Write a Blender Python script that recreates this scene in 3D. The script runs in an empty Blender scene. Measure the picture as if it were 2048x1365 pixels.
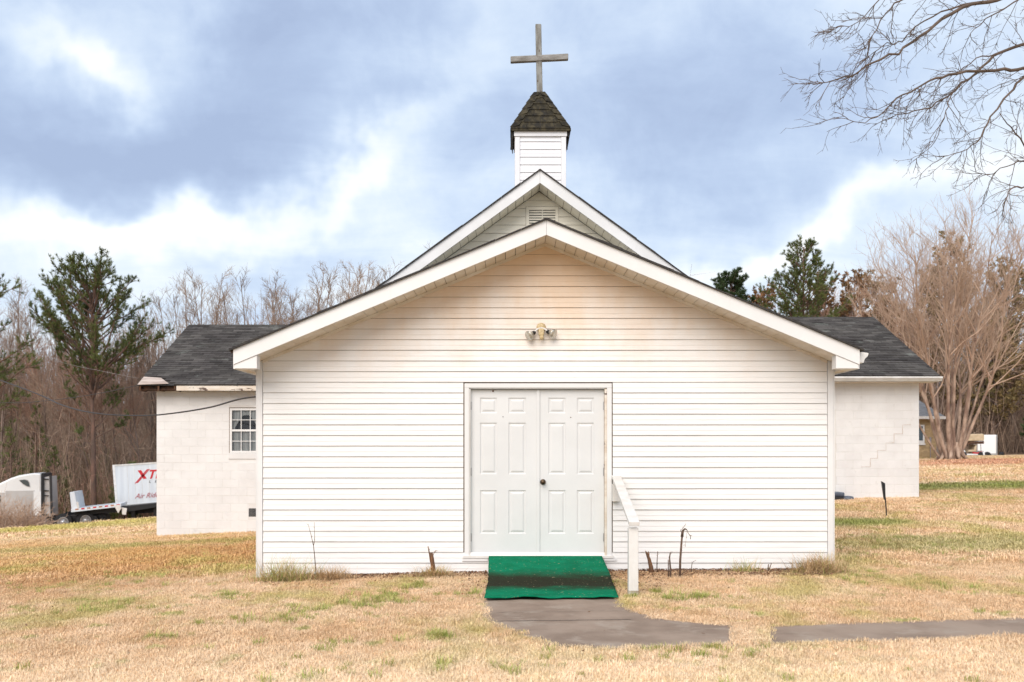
import bpy, math, random
import numpy as np
from mathutils import Vector, Matrix, Euler
R = math.radians
rnd = random.Random(7)
rng = np.random.default_rng(7)
scene = bpy.context.scene
COL = scene.collection

# ------------------------------------------------------------------ camera
F = 1900.0; CX = 1024.0; HY = 905.0; EYE = 1.49
cam_d = bpy.data.cameras.new('camera'); cam = bpy.data.objects.new('camera', cam_d); COL.objects.link(cam)
cam.location = (0, 0, EYE); cam.rotation_euler = (R(90), 0, 0)
cam_d.sensor_width = 36; cam_d.lens = F / 2048 * 36
cam_d.shift_y = (HY - 682.5) / 2048; cam_d.clip_end = 2000
cam_d.dof.use_dof = True; cam_d.dof.focus_distance = 11.8; cam_d.dof.aperture_fstop = 3.2
scene.camera = cam
scene.view_settings.view_transform = 'Standard'; scene.view_settings.look = 'None'
scene.view_settings.gamma = 1; scene.view_settings.use_curve_mapping = False
scene.view_settings.exposure = 0.26
scene.render.engine = 'CYCLES'
scene.cycles.max_bounces = 6; scene.cycles.transparent_max_bounces = 12

SUN_EL = R(39); SUN_AZ = R(198)     # azimuth measured clockwise from +y (the view direction)
# ------------------------------------------------------------------ node helper
class NT:
    def __init__(s, tree): s.t = tree; s.n = tree.nodes; s.l = tree.links
    def new(s, typ, **kw):
        n = s.n.new(typ)
        for k, v in kw.items(): setattr(n, k, v)
        return n
    def link(s, a, b): s.l.new(a, b)
    def put(s, sock, v):
        if hasattr(v, 'is_linked') or isinstance(v, bpy.types.NodeSocket): s.link(v, sock)
        else: sock.default_value = v
    def m(s, op, a, b=0.0, c=0.0, clamp=False):
        n = s.new('ShaderNodeMath', operation=op, use_clamp=clamp)
        s.put(n.inputs[0], a); s.put(n.inputs[1], b)
        if op in ('MULTIPLY_ADD', 'COMPARE', 'SMOOTH_MIN'): s.put(n.inputs[2], c)
        return n.outputs[0]
    def dot(s, v, w):
        n = s.new('ShaderNodeVectorMath', operation='DOT_PRODUCT'); s.put(n.inputs[0], v); s.put(n.inputs[1], w)
        return n.outputs['Value']
    def vm(s, op, v, w):
        n = s.new('ShaderNodeVectorMath', operation=op); s.put(n.inputs[0], v)
        if op == 'SCALE': s.put(n.inputs['Scale'], w)
        else: s.put(n.inputs[1], w)
        return n.outputs[0]
    def noise(s, vec, scale, detail=4, rough=.55, dist=0., out=0):
        n = s.new('ShaderNodeTexNoise'); s.put(n.inputs['Vector'], vec)
        n.inputs['Scale'].default_value = scale; n.inputs['Detail'].default_value = detail
        n.inputs['Roughness'].default_value = rough; n.inputs['Distortion'].default_value = dist
        return n.outputs[out]
    def ramp(s, f, stops, interp='LINEAR'):
        n = s.new('ShaderNodeValToRGB'); s.put(n.inputs[0], f); cr = n.color_ramp; cr.interpolation = interp
        while len(cr.elements) > 1: cr.elements.remove(cr.elements[-1])
        for i, (p, c) in enumerate(stops):
            e = cr.elements[0] if i == 0 else cr.elements.new(p)
            e.position = p; e.color = (c, c, c, 1) if isinstance(c, (int, float)) else (*c, 1)
        return n.outputs[0]
    def mix(s, f, a, b, mode='MIX'):
        n = s.new('ShaderNodeMix', data_type='RGBA', blend_type=mode)
        s.put(n.inputs[0], f)
        for k, v in ((6, a), (7, b)):
            if isinstance(v, (tuple, list)): v = (*v, 1) if len(v) == 3 else v
            s.put(n.inputs[k], v)
        return n.outputs[2]
    def smooth(s, v, lo, hi):
        n = s.new('ShaderNodeMapRange', interpolation_type='SMOOTHSTEP'); s.put(n.inputs[0], v)
        n.inputs[1].default_value = lo; n.inputs[2].default_value = hi
        return n.outputs[0]

# ------------------------------------------------------------------ sky
world = bpy.data.worlds.new('World'); scene.world = world; world.use_nodes = True
w = NT(world.node_tree); w.n.clear()
sky = w.new('ShaderNodeTexSky', sky_type='NISHITA'); sky.sun_disc = False
sky.sun_elevation = SUN_EL; sky.sun_rotation = SUN_AZ; sky.air_density = 1.2; sky.dust_density = 1.5
tc = w.new('ShaderNodeTexCoord').outputs['Generated']
warp = w.noise(tc, 4.0, 5, .6, 0, 1)
wv = w.vm('SCALE', w.vm('SUBTRACT', warp, (.5, .5, .5)), 0.26)
dirv = w.vm('ADD', tc, wv)
sep = w.new('ShaderNodeSeparateXYZ'); w.link(tc, sep.inputs[0])
zz = w.m('ADD', w.m('MAXIMUM', sep.outputs[2], 0.0), 0.22)
comb = w.new('ShaderNodeCombineXYZ')
w.link(w.m('DIVIDE', sep.outputs[0], zz), comb.inputs[0]); w.link(w.m('DIVIDE', sep.outputs[1], zz), comb.inputs[1])
plane = comb.outputs[0]
n1 = w.noise(w.vm('ADD', plane, (3.1, 1.7, 0)), 1.25, 6, .52, .5)
n2 = w.noise(w.vm('ADD', w.vm('MULTIPLY', plane, (1., 2.2, 1.)), (8.1, 4.7, 0)), 1.6, 8, .6, .4)
n3 = w.noise(tc, 9.0, 7, .62, .35)
val = w.m('ADD', w.m('MULTIPLY', w.m('SUBTRACT', n1, .5), .70), .60)
val = w.m('ADD', val, w.m('MULTIPLY', w.m('SUBTRACT', n2, .5), .55))
val = w.m('ADD', val, w.m('MULTIPLY', w.m('SUBTRACT', n3, .5), .62))
def blob(px, py, ru, rv, rot, wt):
    global val
    c = Vector(((px - CX) / F, 1, (HY - py) / F)).normalized()
    r_ = c.cross(Vector((0, 0, 1))).normalized(); u_ = r_.cross(c).normalized()
    a = R(rot); t1 = r_ * math.cos(a) + u_ * math.sin(a); t2 = -r_ * math.sin(a) + u_ * math.cos(a)
    d1 = w.dot(dirv, tuple(t1 * (F / ru))); d2 = w.dot(dirv, tuple(t2 * (F / rv)))
    q = w.m('ADD', w.m('MULTIPLY', d1, d1), w.m('MULTIPLY', d2, d2))
    e = w.m('EXPONENT', w.m('MULTIPLY', q, -1.0))
    e = w.m('MULTIPLY', e, w.m('GREATER_THAN', w.dot(tc, tuple(c)), 0.0))
    val = w.m('ADD', val, w.m('MULTIPLY', e, wt))
for b in [(420, 250, 430, 110, 10, -.52), (120, 340, 330, 75, 4, -.30), (640, 90, 330, 90, 12, -.22),
          (160, 85, 140, 42, -14, .46), (500, 425, 430, 44, 14, .46), (90, 420, 170, 40, 5, -.16), (600, 520, 300, 30, 6, -.10), (840, 310, 170, 34, 32, .22), (970, 130, 90, 60, 60, .16), (700, 60, 260, 60, 8, -.12), (900, 380, 260, 50, 10, -.10),
          (1500, 130, 480, 130, 6, -.26), (1330, 270, 420, 80, 8, -.20), (1620, 330, 260, 60, 8, -.12), (1600, 455, 360, 34, 14, .42), (1990, 420, 200, 90, 0, .22),
          (1880, 150, 200, 120, 0, .08), (1000, 580, 1500, 60, 0, .08), (60, 480, 260, 50, 8, .15)]:
    blob(*b)
ccol = w.ramp(val, [(0.10, (.37, .46, .65)), (0.34, (.47, .58, .78)), (0.55, (.61, .72, .88)), (0.76, (.78, .86, .94)), (0.98, (.97, .975, .98))], 'B_SPLINE')
bgs = w.new('ShaderNodeBackground'); w.link(sky.outputs[0], bgs.inputs[0]); bgs.inputs[1].default_value = 0.09
bgc = w.new('ShaderNodeBackground'); w.link(ccol, bgc.inputs[0]); bgc.inputs[1].default_value = 1.0
mx = w.new('ShaderNodeMixShader'); mx.inputs[0].default_value = 0.9
w.link(bgs.outputs[0], mx.inputs[1]); w.link(bgc.outputs[0], mx.inputs[2])
wo = w.new('ShaderNodeOutputWorld'); w.link(mx.outputs[0], wo.inputs[0])

sd = bpy.data.lights.new('sun', 'SUN'); sun = bpy.data.objects.new('sun', sd); COL.objects.link(sun)
sd.energy = 2.7; sd.angle = R(50); sd.color = (1.0, .905, .81)
ldir = Vector((math.sin(SUN_AZ) * math.cos(SUN_EL), math.cos(SUN_AZ) * math.cos(SUN_EL), math.sin(SUN_EL)))
sun.rotation_euler = ldir.to_track_quat('Z', 'Y').to_euler(); sun.location = ldir * 60

# ------------------------------------------------------------------ terrain height
_ctl = np.array([(-3.2, 11.7, -.08), (0, 11.7, 0), (4, 11.7, .03), (0, 5, 0), (-4, 5, -.06), (4, 5, .03), (0, 9, 0), (7, 9, .06),
    (-8.8, 23.5, -.60), (-6, 23.5, -.47), (8.2, 23.5, .335), (10, 23.5, .37), (-15.6, 34, -1.3), (-20.2, 44, -1.89), (-24.5, 45, -2.22),
    (-16.5, 44, -1.57), (-24, 55, -3.05), (-28, 55, -3.3), (-20, 57, -2.75), (-12, 57, -2.2), (0, 40, -.4), (0, 60, -.6),
    (7.4, 18.9, .2), (18, 35, .75), (25, 50, 1.13), (32, 75, 1.15), (41, 82, 1.1), (20, 54, 1.0), (-8, 12, -.25), (12, 12, .16),
    (-45, 80, -1.2), (-30, 80, -1.4), (-30, 110, 2.0), (-45, 140, 6), (0, 90, 0), (0, 140, 6), (45, 100, 2), (50, 140, 6),
    (-90, 60, -3), (90, 60, 2), (-60, 10, -2), (60, 10, 1), (0, -40, 0), (-60, -40, -1), (60, -40, 1), (0, 300, 14), (-200, 200, 10), (200, 200, 12),
    (-300, 500, 16), (300, 500, 16), (-300, -100, 0), (300, -100, 0)], float)
def _phi(d2): return np.sqrt(d2 + 9.0)
_P = _ctl[:, :2]; _n = len(_P)
_A = np.zeros((_n + 3, _n + 3)); _A[:_n, :_n] = _phi(((_P[:, None] - _P[None]) ** 2).sum(-1)) + np.eye(_n) * 0.0
_A[:_n, _n] = 1; _A[:_n, _n + 1:] = _P; _A[_n, :_n] = 1; _A[_n + 1:, :_n] = _P.T
_W = np.linalg.solve(_A, np.concatenate([_ctl[:, 2], [0, 0, 0]]))
def gzn(x, y):
    x = np.asarray(x, float); y = np.asarray(y, float); sh = x.shape
    q = np.stack([x.ravel(), y.ravel()], -1)
    out = np.empty(len(q))
    for i in range(0, len(q), 20000):
        s = q[i:i + 20000]
        out[i:i + 20000] = _phi(((s[:, None] - _P[None]) ** 2).sum(-1)) @ _W[:_n] + _W[_n] + s @ _W[_n + 1:]
    return out.reshape(sh)
def gz(x, y): return float(gzn(np.array([x]), np.array([y]))[0])
def at(px, py, d): return Vector(((px - CX) / F * d, d, EYE + (HY - py) / F * d))

# ------------------------------------------------------------------ mesh builder
class MB:
    def __init__(s): s.v = []; s.f = []
    def poly(s, pts):
        b = len(s.v); s.v += [tuple(p) for p in pts]; s.f.append(tuple(range(b, b + len(pts)))); return s
    def box(s, x0, x1, y0, y1, z0, z1):
        b = len(s.v)
        s.v += [(x0, y0, z0), (x1, y0, z0), (x1, y1, z0), (x0, y1, z0), (x0, y0, z1), (x1, y0, z1), (x1, y1, z1), (x0, y1, z1)]
        s.f += [tuple(b + i for i in q) for q in ((3, 2, 1, 0), (4, 5, 6, 7), (0, 1, 5, 4), (1, 2, 6, 5), (2, 3, 7, 6), (3, 0, 4, 7))]; return s
    def prism(s, pts, vec):
        """extrude the polygon pts (list of 3d) along vec"""
        b = len(s.v); n = len(pts); vec = Vector(vec)
        s.v += [tuple(p) for p in pts] + [tuple(Vector(p) + vec) for p in pts]
        s.f.append(tuple(b + n - 1 - i for i in range(n))); s.f.append(tuple(b + n + i for i in range(n)))
        for i in range(n):
            j = (i + 1) % n; s.f.append((b + i, b + j, b + n + j, b + n + i))
        return s
    def tube(s, pts, rad, n=6, caps=True):
        pts = [Vector(p) for p in pts]
        if not isinstance(rad, (list, tuple)): rad = [rad] * len(pts)
        b0 = len(s.v); up = None
        for i, p in enumerate(pts):
            t = (pts[min(i + 1, len(pts) - 1)] - pts[max(i - 1, 0)])
            if t.length < 1e-9: t = Vector((0, 0, 1))
            t.normalize()
            if up is None:
                up = Vector((1, 0, 0)) if abs(t.x) < .8 else Vector((0, 1, 0))
            up = (up - t * up.dot(t)); up.normalize(); sd_ = t.cross(up)
            for k in range(n):
                a = 2 * math.pi * k / n
                s.v.append(tuple(p + (up * math.cos(a) + sd_ * math.sin(a)) * rad[i]))
        for i in range(len(pts) - 1):
            for k in range(n):
                k2 = (k + 1) % n; q = b0 + i * n
                s.f.append((q + k, q + k2, q + n + k2, q + n + k))
        if caps:
            s.f.append(tuple(b0 + n - 1 - k for k in range(n))); q = b0 + (len(pts) - 1) * n
            s.f.append(tuple(q + k for k in range(n)))
        return s
    def lathe(s, prof, o, ax, n=20):
        """prof [(r, h)] about the axis ax from the point o"""
        o = Vector(o); ax = Vector(ax).normalized()
        u = ax.orthogonal().normalized(); v = ax.cross(u); b0 = len(s.v)
        for r, h in prof:
            for k in range(n):
                a = 2 * math.pi * k / n; s.v.append(tuple(o + ax * h + (u * math.cos(a) + v * math.sin(a)) * r))
        for i in range(len(prof) - 1):
            for k in range(n):
                k2 = (k + 1) % n; q = b0 + i * n; s.f.append((q + k, q + k2, q + n + k2, q + n + k))
        s.f.append(tuple(b0 + n - 1 - k for k in range(n))); q = b0 + (len(prof) - 1) * n
        s.f.append(tuple(q + k for k in range(n)))
        return s
    def build(s, name, mat, parent=None, smooth=False, org=None, bevel=0, kind=None):
        o_ = Vector((0, 0, 0)) if org is None else Vector(org)
        if parent is not None:
            r_ = parent
            o_ = Vector((0, 0, 0))
            while r_ is not None: o_ = o_ + r_.location; r_ = r_.parent
        me = bpy.data.meshes.new(name)
        me.from_pydata([(a - o_.x, b - o_.y, c - o_.z) for a, b, c in s.v], [], s.f); me.update()
        if smooth: me.polygons.foreach_set('use_smooth', [True] * len(me.polygons))
        me.materials.append(mat)
        ob = bpy.data.objects.new(name, me); COL.objects.link(ob)
        if parent is not None: ob.parent = parent
        else: ob.location = o_
        if bevel:
            md = ob.modifiers.new('bevel', 'BEVEL'); md.width = bevel; md.segments = 2; md.limit_method = 'ANGLE'
        if kind: ob['kind'] = kind
        return ob
def npmesh(name, V, Fc, mat, smooth=False):
    me = bpy.data.meshes.new(name); V = np.asarray(V, np.float32); Fc = np.asarray(Fc, np.int32)
    me.vertices.add(len(V)); me.vertices.foreach_set('co', V.ravel())
    k = Fc.shape[1]; me.loops.add(Fc.size); me.loops.foreach_set('vertex_index', Fc.ravel())
    me.polygons.add(len(Fc)); me.polygons.foreach_set('loop_start', np.arange(0, Fc.size, k, dtype=np.int32))
    me.update(calc_edges=True); me.validate()
    if smooth: me.polygons.foreach_set('use_smooth', [True] * len(me.polygons))
    me.materials.append(mat); return me
def link(name, me, parent=None, loc=None):
    o = bpy.data.objects.new(name, me); COL.objects.link(o)
    if parent is not None: o.parent = parent
    if loc is not None: o.location = loc
    return o
def tag(o, label=None, cat=None, group=None, kind=None):
    if label: o['label'] = label
    if cat: o['category'] = cat
    if group: o['group'] = group
    if kind: o['kind'] = kind
    return o
def thing(name, label, cat, loc=(0, 0, 0), group=None):
    o = bpy.data.objects.new(name, None); COL.objects.link(o); o.location = loc; o.empty_display_size = .2
    return tag(o, label, cat, group)

# ------------------------------------------------------------------ materials
def mat(name, c1, c2=None, scale=6., rough=.7, bump=0., bscale=60., isl=0., objr=0., stretch=(1, 1, 1), detail=5, lo=.35, hi=.65, metal=0., spec=.3, c3=None, s3=20., t3=(.62, .72)):
    m = bpy.data.materials.new(name); m.use_nodes = True; t = NT(m.node_tree)
    bs = t.n['Principled BSDF']; geo = t.new('ShaderNodeNewGeometry')
    pos = t.vm('MULTIPLY', geo.outputs['Position'], stretch)
    col = None
    if c2 is not None:
        f = t.smooth(t.noise(pos, scale, detail, .6), lo, hi); col = t.mix(f, c1, c2)
    if c3 is not None:
        f = t.smooth(t.noise(t.vm('ADD', pos, (5.3, 9.1, 2.2)), s3, 5, .65), *t3); col = t.mix(f, col if col is not None else c1, c3)
    if isl or objr:
        r = geo.outputs['Random Per Island'] if isl else t.new('ShaderNodeObjectInfo').outputs['Random']
        a = isl or objr
        k = t.m('MULTIPLY_ADD', r, 2 * a, 1 - a)
        v = t.new('ShaderNodeCombineXYZ')
        for i in range(3): t.link(k, v.inputs[i])
        col = t.mix(1.0, col if col is not None else c1, v.outputs[0], 'MULTIPLY')
    if col is None: bs.inputs['Base Color'].default_value = (*c1, 1)
    else: t.link(col, bs.inputs['Base Color'])
    bs.inputs['Roughness'].default_value = rough; bs.inputs['Metallic'].default_value = metal
    bs.inputs['Specular IOR Level'].default_value = spec
    if bump:
        b = t.new('ShaderNodeBump'); b.inputs['Strength'].default_value = bump; b.inputs['Distance'].default_value = .01
        t.link(t.noise(pos, bscale, 4, .6), b.inputs['Height']); t.link(b.outputs[0], bs.inputs['Normal'])
    return m

def vinyl(name, yel):
    m = bpy.data.materials.new(name); m.use_nodes = True; t = NT(m.node_tree); bs = t.n['Principled BSDF']
    geo = t.new('ShaderNodeNewGeometry'); p = geo.outputs['Position']
    s_ = t.new('ShaderNodeSeparateXYZ'); t.link(p, s_.inputs[0])
    base = t.mix(t.smooth(t.noise(p, .7, 3), .35, .65), (.80, .785, .765), (.76, .745, .73))
    # mildew and yellowing of old vinyl, ragged, thickest high in the gable
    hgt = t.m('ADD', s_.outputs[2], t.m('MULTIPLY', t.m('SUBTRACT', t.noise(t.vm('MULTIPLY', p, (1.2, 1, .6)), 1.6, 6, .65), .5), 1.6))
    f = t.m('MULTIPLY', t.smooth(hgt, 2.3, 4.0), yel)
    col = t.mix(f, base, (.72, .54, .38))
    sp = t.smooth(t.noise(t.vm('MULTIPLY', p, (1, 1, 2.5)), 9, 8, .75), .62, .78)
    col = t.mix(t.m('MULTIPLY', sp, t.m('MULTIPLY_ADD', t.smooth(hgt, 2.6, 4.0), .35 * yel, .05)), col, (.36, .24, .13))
    sc = t.smooth(t.noise(t.vm('MULTIPLY', p, (.25, 1, 6)), 14, 6, .7), .66, .8)
    col = t.mix(t.m('MULTIPLY', sc, .25), col, (.45, .43, .41))
    t.link(col, bs.inputs['Base Color']); bs.inputs['Roughness'].default_value = .42; bs.inputs['Specular IOR Level'].default_value = .35
    b = t.new('ShaderNodeBump'); b.inputs['Strength'].default_value = .45; b.inputs['Distance'].default_value = .02
    t.link(t.noise(t.vm('MULTIPLY', p, (1, 1, 5)), 2.2, 4), b.inputs['Height']); t.link(b.outputs[0], bs.inputs['Normal'])
    return m
M = {}
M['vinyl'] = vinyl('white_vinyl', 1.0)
M['vinyl_main'] = mat('old_white_vinyl', (.84, .82, .74), (.80, .78, .68), 1.2, .45, .1, 20, c3=(.40, .40, .30), s3=9, t3=(.66, .80))
M['vinyl_steeple'] = mat('steeple_vinyl', (.76, .77, .80), (.70, .71, .75), 2, .45)
M['trim'] = mat('white_trim', (.76, .75, .74), (.71, .70, .69), 1.5, .4, .05, 30, c3=(.5, .44, .37), s3=14, t3=(.70, .82))
M['soffit'] = mat('soffit_vinyl', (.76, .70, .62), (.66, .57, .46), 3., .5, objr=.04, c3=(.38, .27, .17), s3=12, t3=(.62, .8))
M['dark_gap'] = mat('gap_shade_sheathing', (.24, .19, .155), rough=.9)  # sheathing coloured dark to paint the shadow lines under the siding laps
M['shingle_edge'] = mat('black_shingle_edge', (.035, .032, .032), (.06, .055, .05), 20, .95, .5, 80)
M['door'] = mat('white_door_paint', (.69, .69, .685), (.66, .66, .655), 2., .35, .03, 60, c3=(.52, .52, .51), s3=30, t3=(.74, .82))
M['oldwhite'] = mat('weathered_white_paint', (.74, .72, .69), (.66, .63, .59), 5, .6, .3, 60, stretch=(1, 1, .4), c3=(.36, .30, .24), s3=22, t3=(.66, .72))
M['post_rot'] = mat('lichen_post_foot', (.50, .46, .36), (.30, .25, .18), 18, .9, .5, 60)
M['brass'] = mat('aged_knob', (.10, .07, .045), rough=.3, metal=1., spec=.5)
M['chrome'] = mat('bright_knob', (.75, .70, .62), rough=.18, metal=1.)
M['block'] = mat('white_painted_block', (.76, .75, .74), (.70, .685, .675), 1.3, .75, .5, 90, objr=.022, c3=(.56, .54, .52), s3=3.2, t3=(.60, .82))
M['joint'] = mat('painted_mortar', (.75, .74, .73), (.66, .63, .60), 1.2, .85, .4, 60)
M['crack'] = mat('rusty_crack', (.52, .40, .33), (.66, .60, .56), 6, .9)
M['fascia_rot'] = mat('peeling_fascia', (.74, .68, .60), (.62, .52, .42), 5, .7, .5, 60, stretch=(.4, 1, 2), c3=(.10, .06, .045), s3=5, t3=(.60, .64))
M['bare_ply'] = mat('bare_decking', (.52, .44, .39), (.36, .28, .24), 7, .85, .4, 60, stretch=(.4, 1, 2))
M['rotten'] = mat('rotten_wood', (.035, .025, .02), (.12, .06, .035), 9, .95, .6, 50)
M['shingle'] = mat('wing_shingle', (.062, .056, .054), (.10, .092, .086), 1.6, .97, .6, 150, isl=.32, spec=.1, c3=(.16, .165, .15), s3=2.2, t3=(.58, .72), stretch=(.7, 1, 1.6))
M['mossy'] = mat('mossy_shingle', (.021, .018, .012), (.060, .050, .030), 14, .95, .8, 120, objr=.25, c3=(.02, .018, .015), s3=9, t3=(.5, .62), stretch=(1, 1, .6))
M['cross'] = mat('weathered_cross_wood', (.27, .275, .265), (.17, .165, .15), 12, .85, .6, 60, stretch=(1, 1, .3), c3=(.10, .075, .055), s3=16, t3=(.60, .68))
M['cross_beam'] = mat('weathered_beam_wood', (.30, .295, .285), (.18, .17, .155), 12, .85, .6, 60, stretch=(.3, 1, 1), c3=(.10, .075, .055), s3=16, t3=(.60, .68))
M['gutter'] = mat('white_gutter', (.70, .69, .67), (.6, .58, .55), 4, .4)
M['vent_dark'] = mat('dark_vent_iron', (.04, .038, .04), rough=.6)
M['metal'] = mat('dull_grey_metal', (.42, .42, .42), rough=.35, metal=.8)
M['lampglass'] = mat('lamp_reflector', (.62, .60, .54), (.45, .43, .38), 30, .12, metal=.6, spec=.6)
M['ivory'] = mat('yellowed_plastic', (.62, .50, .30), (.45, .34, .18), 40, .5, c3=(.10, .08, .04), s3=45, t3=(.62, .68))
M['conc'] = mat('worn_concrete', (.36, .275, .215), (.25, .185, .142), 1.1, .97, .9, 110, spec=.08, c3=(.38, .31, .25), s3=2.7, t3=(.50, .70))
M['joint_dark'] = mat('dark_joint', (.07, .055, .045), rough=.95); M['joint_pale'] = mat('pale_joint', (.40, .33, .27), (.2, .16, .13), 9, .95)
M['ramp'] = mat('ramp_concrete', (.30, .27, .24), (.2, .18, .16), 6, .9, .4, 80)
M['bark'] = mat('grey_brown_bark', (.27, .20, .165), (.18, .13, .105), 3, .95, .6, 30, stretch=(1, 1, .35))
M['bark_pale'] = mat('pale_pink_bark', (.50, .37, .28), (.22, .145, .11), 3.5, .95, .6, 24, stretch=(1, 1, .35))
M['bark_dark'] = mat('dark_limb_bark', (.10, .072, .055), (.16, .115, .09), 5, .9, .5, 60)
M['twig'] = mat('bare_twig', (.37, .27, .20), (.25, .175, .13), .6, .95, objr=.20)
M['twig_red'] = mat('reddish_twig', (.40, .235, .17), (.28, .175, .125), .6, .95, objr=.18)
M['twig_pale'] = mat('pale_twig', (.56, .41, .31), (.42, .29, .21), .8, .95)
M['twig_dark'] = mat('dark_twig', (.13, .095, .08), (.2, .15, .13), 2, .95)
M['pine_bark'] = mat('pine_bark', (.20, .115, .085), (.11, .075, .06), 3, .95, .6, 25, stretch=(1, 1, .4))
M['needles'] = mat('pine_needles', (.145, .165, .05), (.075, .10, .03), .9, .7, isl=.35)
M['needles_dark'] = mat('dark_pine_needles', (.035, .06, .02), (.055, .085, .03), 1.1, .7, isl=.3)
M['needles_yel'] = mat('yellow_green_needles', (.15, .17, .05), (.09, .12, .04), .8, .7, isl=.35)
M['brown_leaf'] = mat('brown_oak_leaf', (.27, .135, .06), (.17, .11, .05), .5, .8, isl=.3)
M['olive_leaf'] = mat('olive_brown_leaf', (.27, .19, .085), (.18, .15, .07), .4, .8, isl=.3)
M['litter'] = mat('dead_leaf', (.26, .135, .07), (.16, .09, .055), 5, .85, isl=.4)
M['orange_leaf'] = mat('orange_leaf', (.50, .21, .12), (.36, .17, .09), 2, .8, isl=.35)
M['wire'] = mat('black_cable', (.05, .045, .045), rough=.6)
M['wire_pale'] = mat('pale_cable', (.24, .21, .19), rough=.5)
M['black'] = mat('black_paint', (.02, .02, .022), rough=.5)
M['tyre'] = mat('tyre_rubber', (.022, .022, .024), rough=.8)
M['truck_white'] = mat('truck_white', (.80, .80, .80), rough=.25, spec=.5)
M['truck_grey'] = mat('truck_grey_panel', (.52, .50, .49), (.45, .43, .42), 1.5, .35, spec=.5)
M['trailer_white'] = mat('trailer_white', (.70, .74, .78), (.62, .66, .71), 1.2, .4, spec=.4, stretch=(3, 1, .3))
M['red'] = mat('sign_red', (.55, .025, .035), rough=.5)
M['glass_dark'] = mat('dark_glass', (.05, .07, .08), rough=.06, spec=.8)
M['brick_tan'] = mat('tan_brick', (.46, .34, .20), (.38, .27, .15), 2, .9)
M['tan'] = mat('tan_canopy', (.55, .44, .30), (.45, .35, .23), 3, .7)
M['blue'] = mat('blue_cloth', (.06, .10, .20), rough=.7)
M['slate'] = mat('slate_step', (.15, .18, .22), (.08, .09, .12), 6, .8, .4, 40)
M['stalk'] = mat('dead_stalk', (.17, .11, .08), (.09, .06, .045), 14, .9, .4, 60)
M['stump'] = mat('orange_stump', (.28, .13, .06), (.12, .07, .045), 18, .95, .8, 60, stretch=(1, 1, .3))
M['straw'] = mat('dry_grass_blade', (.70, .51, .30), (.46, .31, .17), 7, .8, isl=.3)
M['green_blade'] = mat('green_grass_blade', (.30, .36, .08), (.46, .42, .14), 9, .75, isl=.35)
M['mauve'] = mat('ac_metal', (.34, .31, .32), rough=.6)

def lawn_nodes(t, pos):
    s_ = t.new('ShaderNodeSeparateXYZ'); t.link(pos, s_.inputs[0]); X, Y = s_.outputs[0], s_.outputs[1]
    def g(cx, cy, rx, ry, jit=.9):
        n = t.m('MULTIPLY', t.m('SUBTRACT', t.noise(pos, .45, 4, .6), .5), jit * 2)
        a = t.m('DIVIDE', t.m('SUBTRACT', X, cx), rx); b = t.m('DIVIDE', t.m('SUBTRACT', Y, cy), ry)
        q = t.m('ADD', t.m('MULTIPLY', a, a), t.m('MULTIPLY', b, b))
        return t.smooth(t.m('ADD', t.m('SUBTRACT', 1.0, q), n), 0.0, 1.0)
    col = t.mix(t.smooth(t.noise(pos, .5, 5, .6), .35, .65), (.73, .545, .36), (.66, .45, .265))
    col = t.mix(t.m('MULTIPLY', t.smooth(t.noise(t.vm('ADD', pos, (9, 4, 0)), 1.7, 5, .65), .45, .7), .6), col, (.82, .64, .46))
    col = t.mix(t.m('MULTIPLY', g(-5.6, 16., 4.2, 6.5), .8), col, (.50, .27, .115))
    col = t.mix(t.m('MULTIPLY', g(-11, 18, 9, 8), .6), col, (.60, .38, .15))
    gr = t.m('MULTIPLY', t.smooth(t.noise(t.vm('MULTIPLY', t.vm('ADD', pos, (2, 31, 0)), (1, .55, 1)), .55, 6, .7), .49, .64), .62)
    col = t.mix(gr, col, (.46, .41, .13))
    tuft = t.smooth(t.noise(t.vm('ADD', pos, (0, 7, 0)), 2.6, 3, .6), .60, .68)
    col = t.mix(t.m('MULTIPLY', tuft, .72), col, (.36, .37, .11))
    col = t.mix(t.m('MULTIPLY', g(-18, 38, 9, 5, .4), .75), col, (.50, .44, .12))
    col = t.mix(t.m('MULTIPLY', g(-8.5, 19.5, 6, 1.3, .8), .5), col, (.33, .31, .11))
    col = t.mix(t.m('MULTIPLY', g(13.5, 27.5, 4.2, 2.6, .5), .85), col, (.21, .25, .055))
    col = t.mix(t.m('MULTIPLY', g(6.2, 18.0, 1.6, 1.1, .6), .8), col, (.24, .28, .07))
    col = t.mix(t.m('MULTIPLY', g(7.0, 14.5, 2.6, 1.5, .9), .6), col, (.32, .33, .12))
    col = t.mix(t.m('MULTIPLY', g(24, 45.5, 8, 6, .6), .7), col, (.56, .27, .17))
    col = t.mix(t.m('MULTIPLY', g(0, 5.2, 16, 2.6, .5), .65), col, (.92, .74, .53))
    # the wood's floor of brown leaf litter
    edge = t.m('ADD', Y, t.m('MULTIPLY', X, -.32))
    edge = t.m('ADD', edge, t.m('MULTIPLY', t.m('SUBTRACT', t.noise(pos, .3, 4), .5), 5.))
    litter = t.mix(t.noise(pos, 1.5, 5, .7), (.13, .085, .06), (.23, .15, .105))
    lf = t.smooth(edge, 67.5, 69.5)
    lr = t.m('MULTIPLY', t.smooth(X, 8, 16), t.m('SUBTRACT', 1.0, t.smooth(Y, 84, 86)))
    lf = t.m('MULTIPLY', lf, t.m('SUBTRACT', 1.0, lr))
    return t.mix(lf, col, litter)
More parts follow.
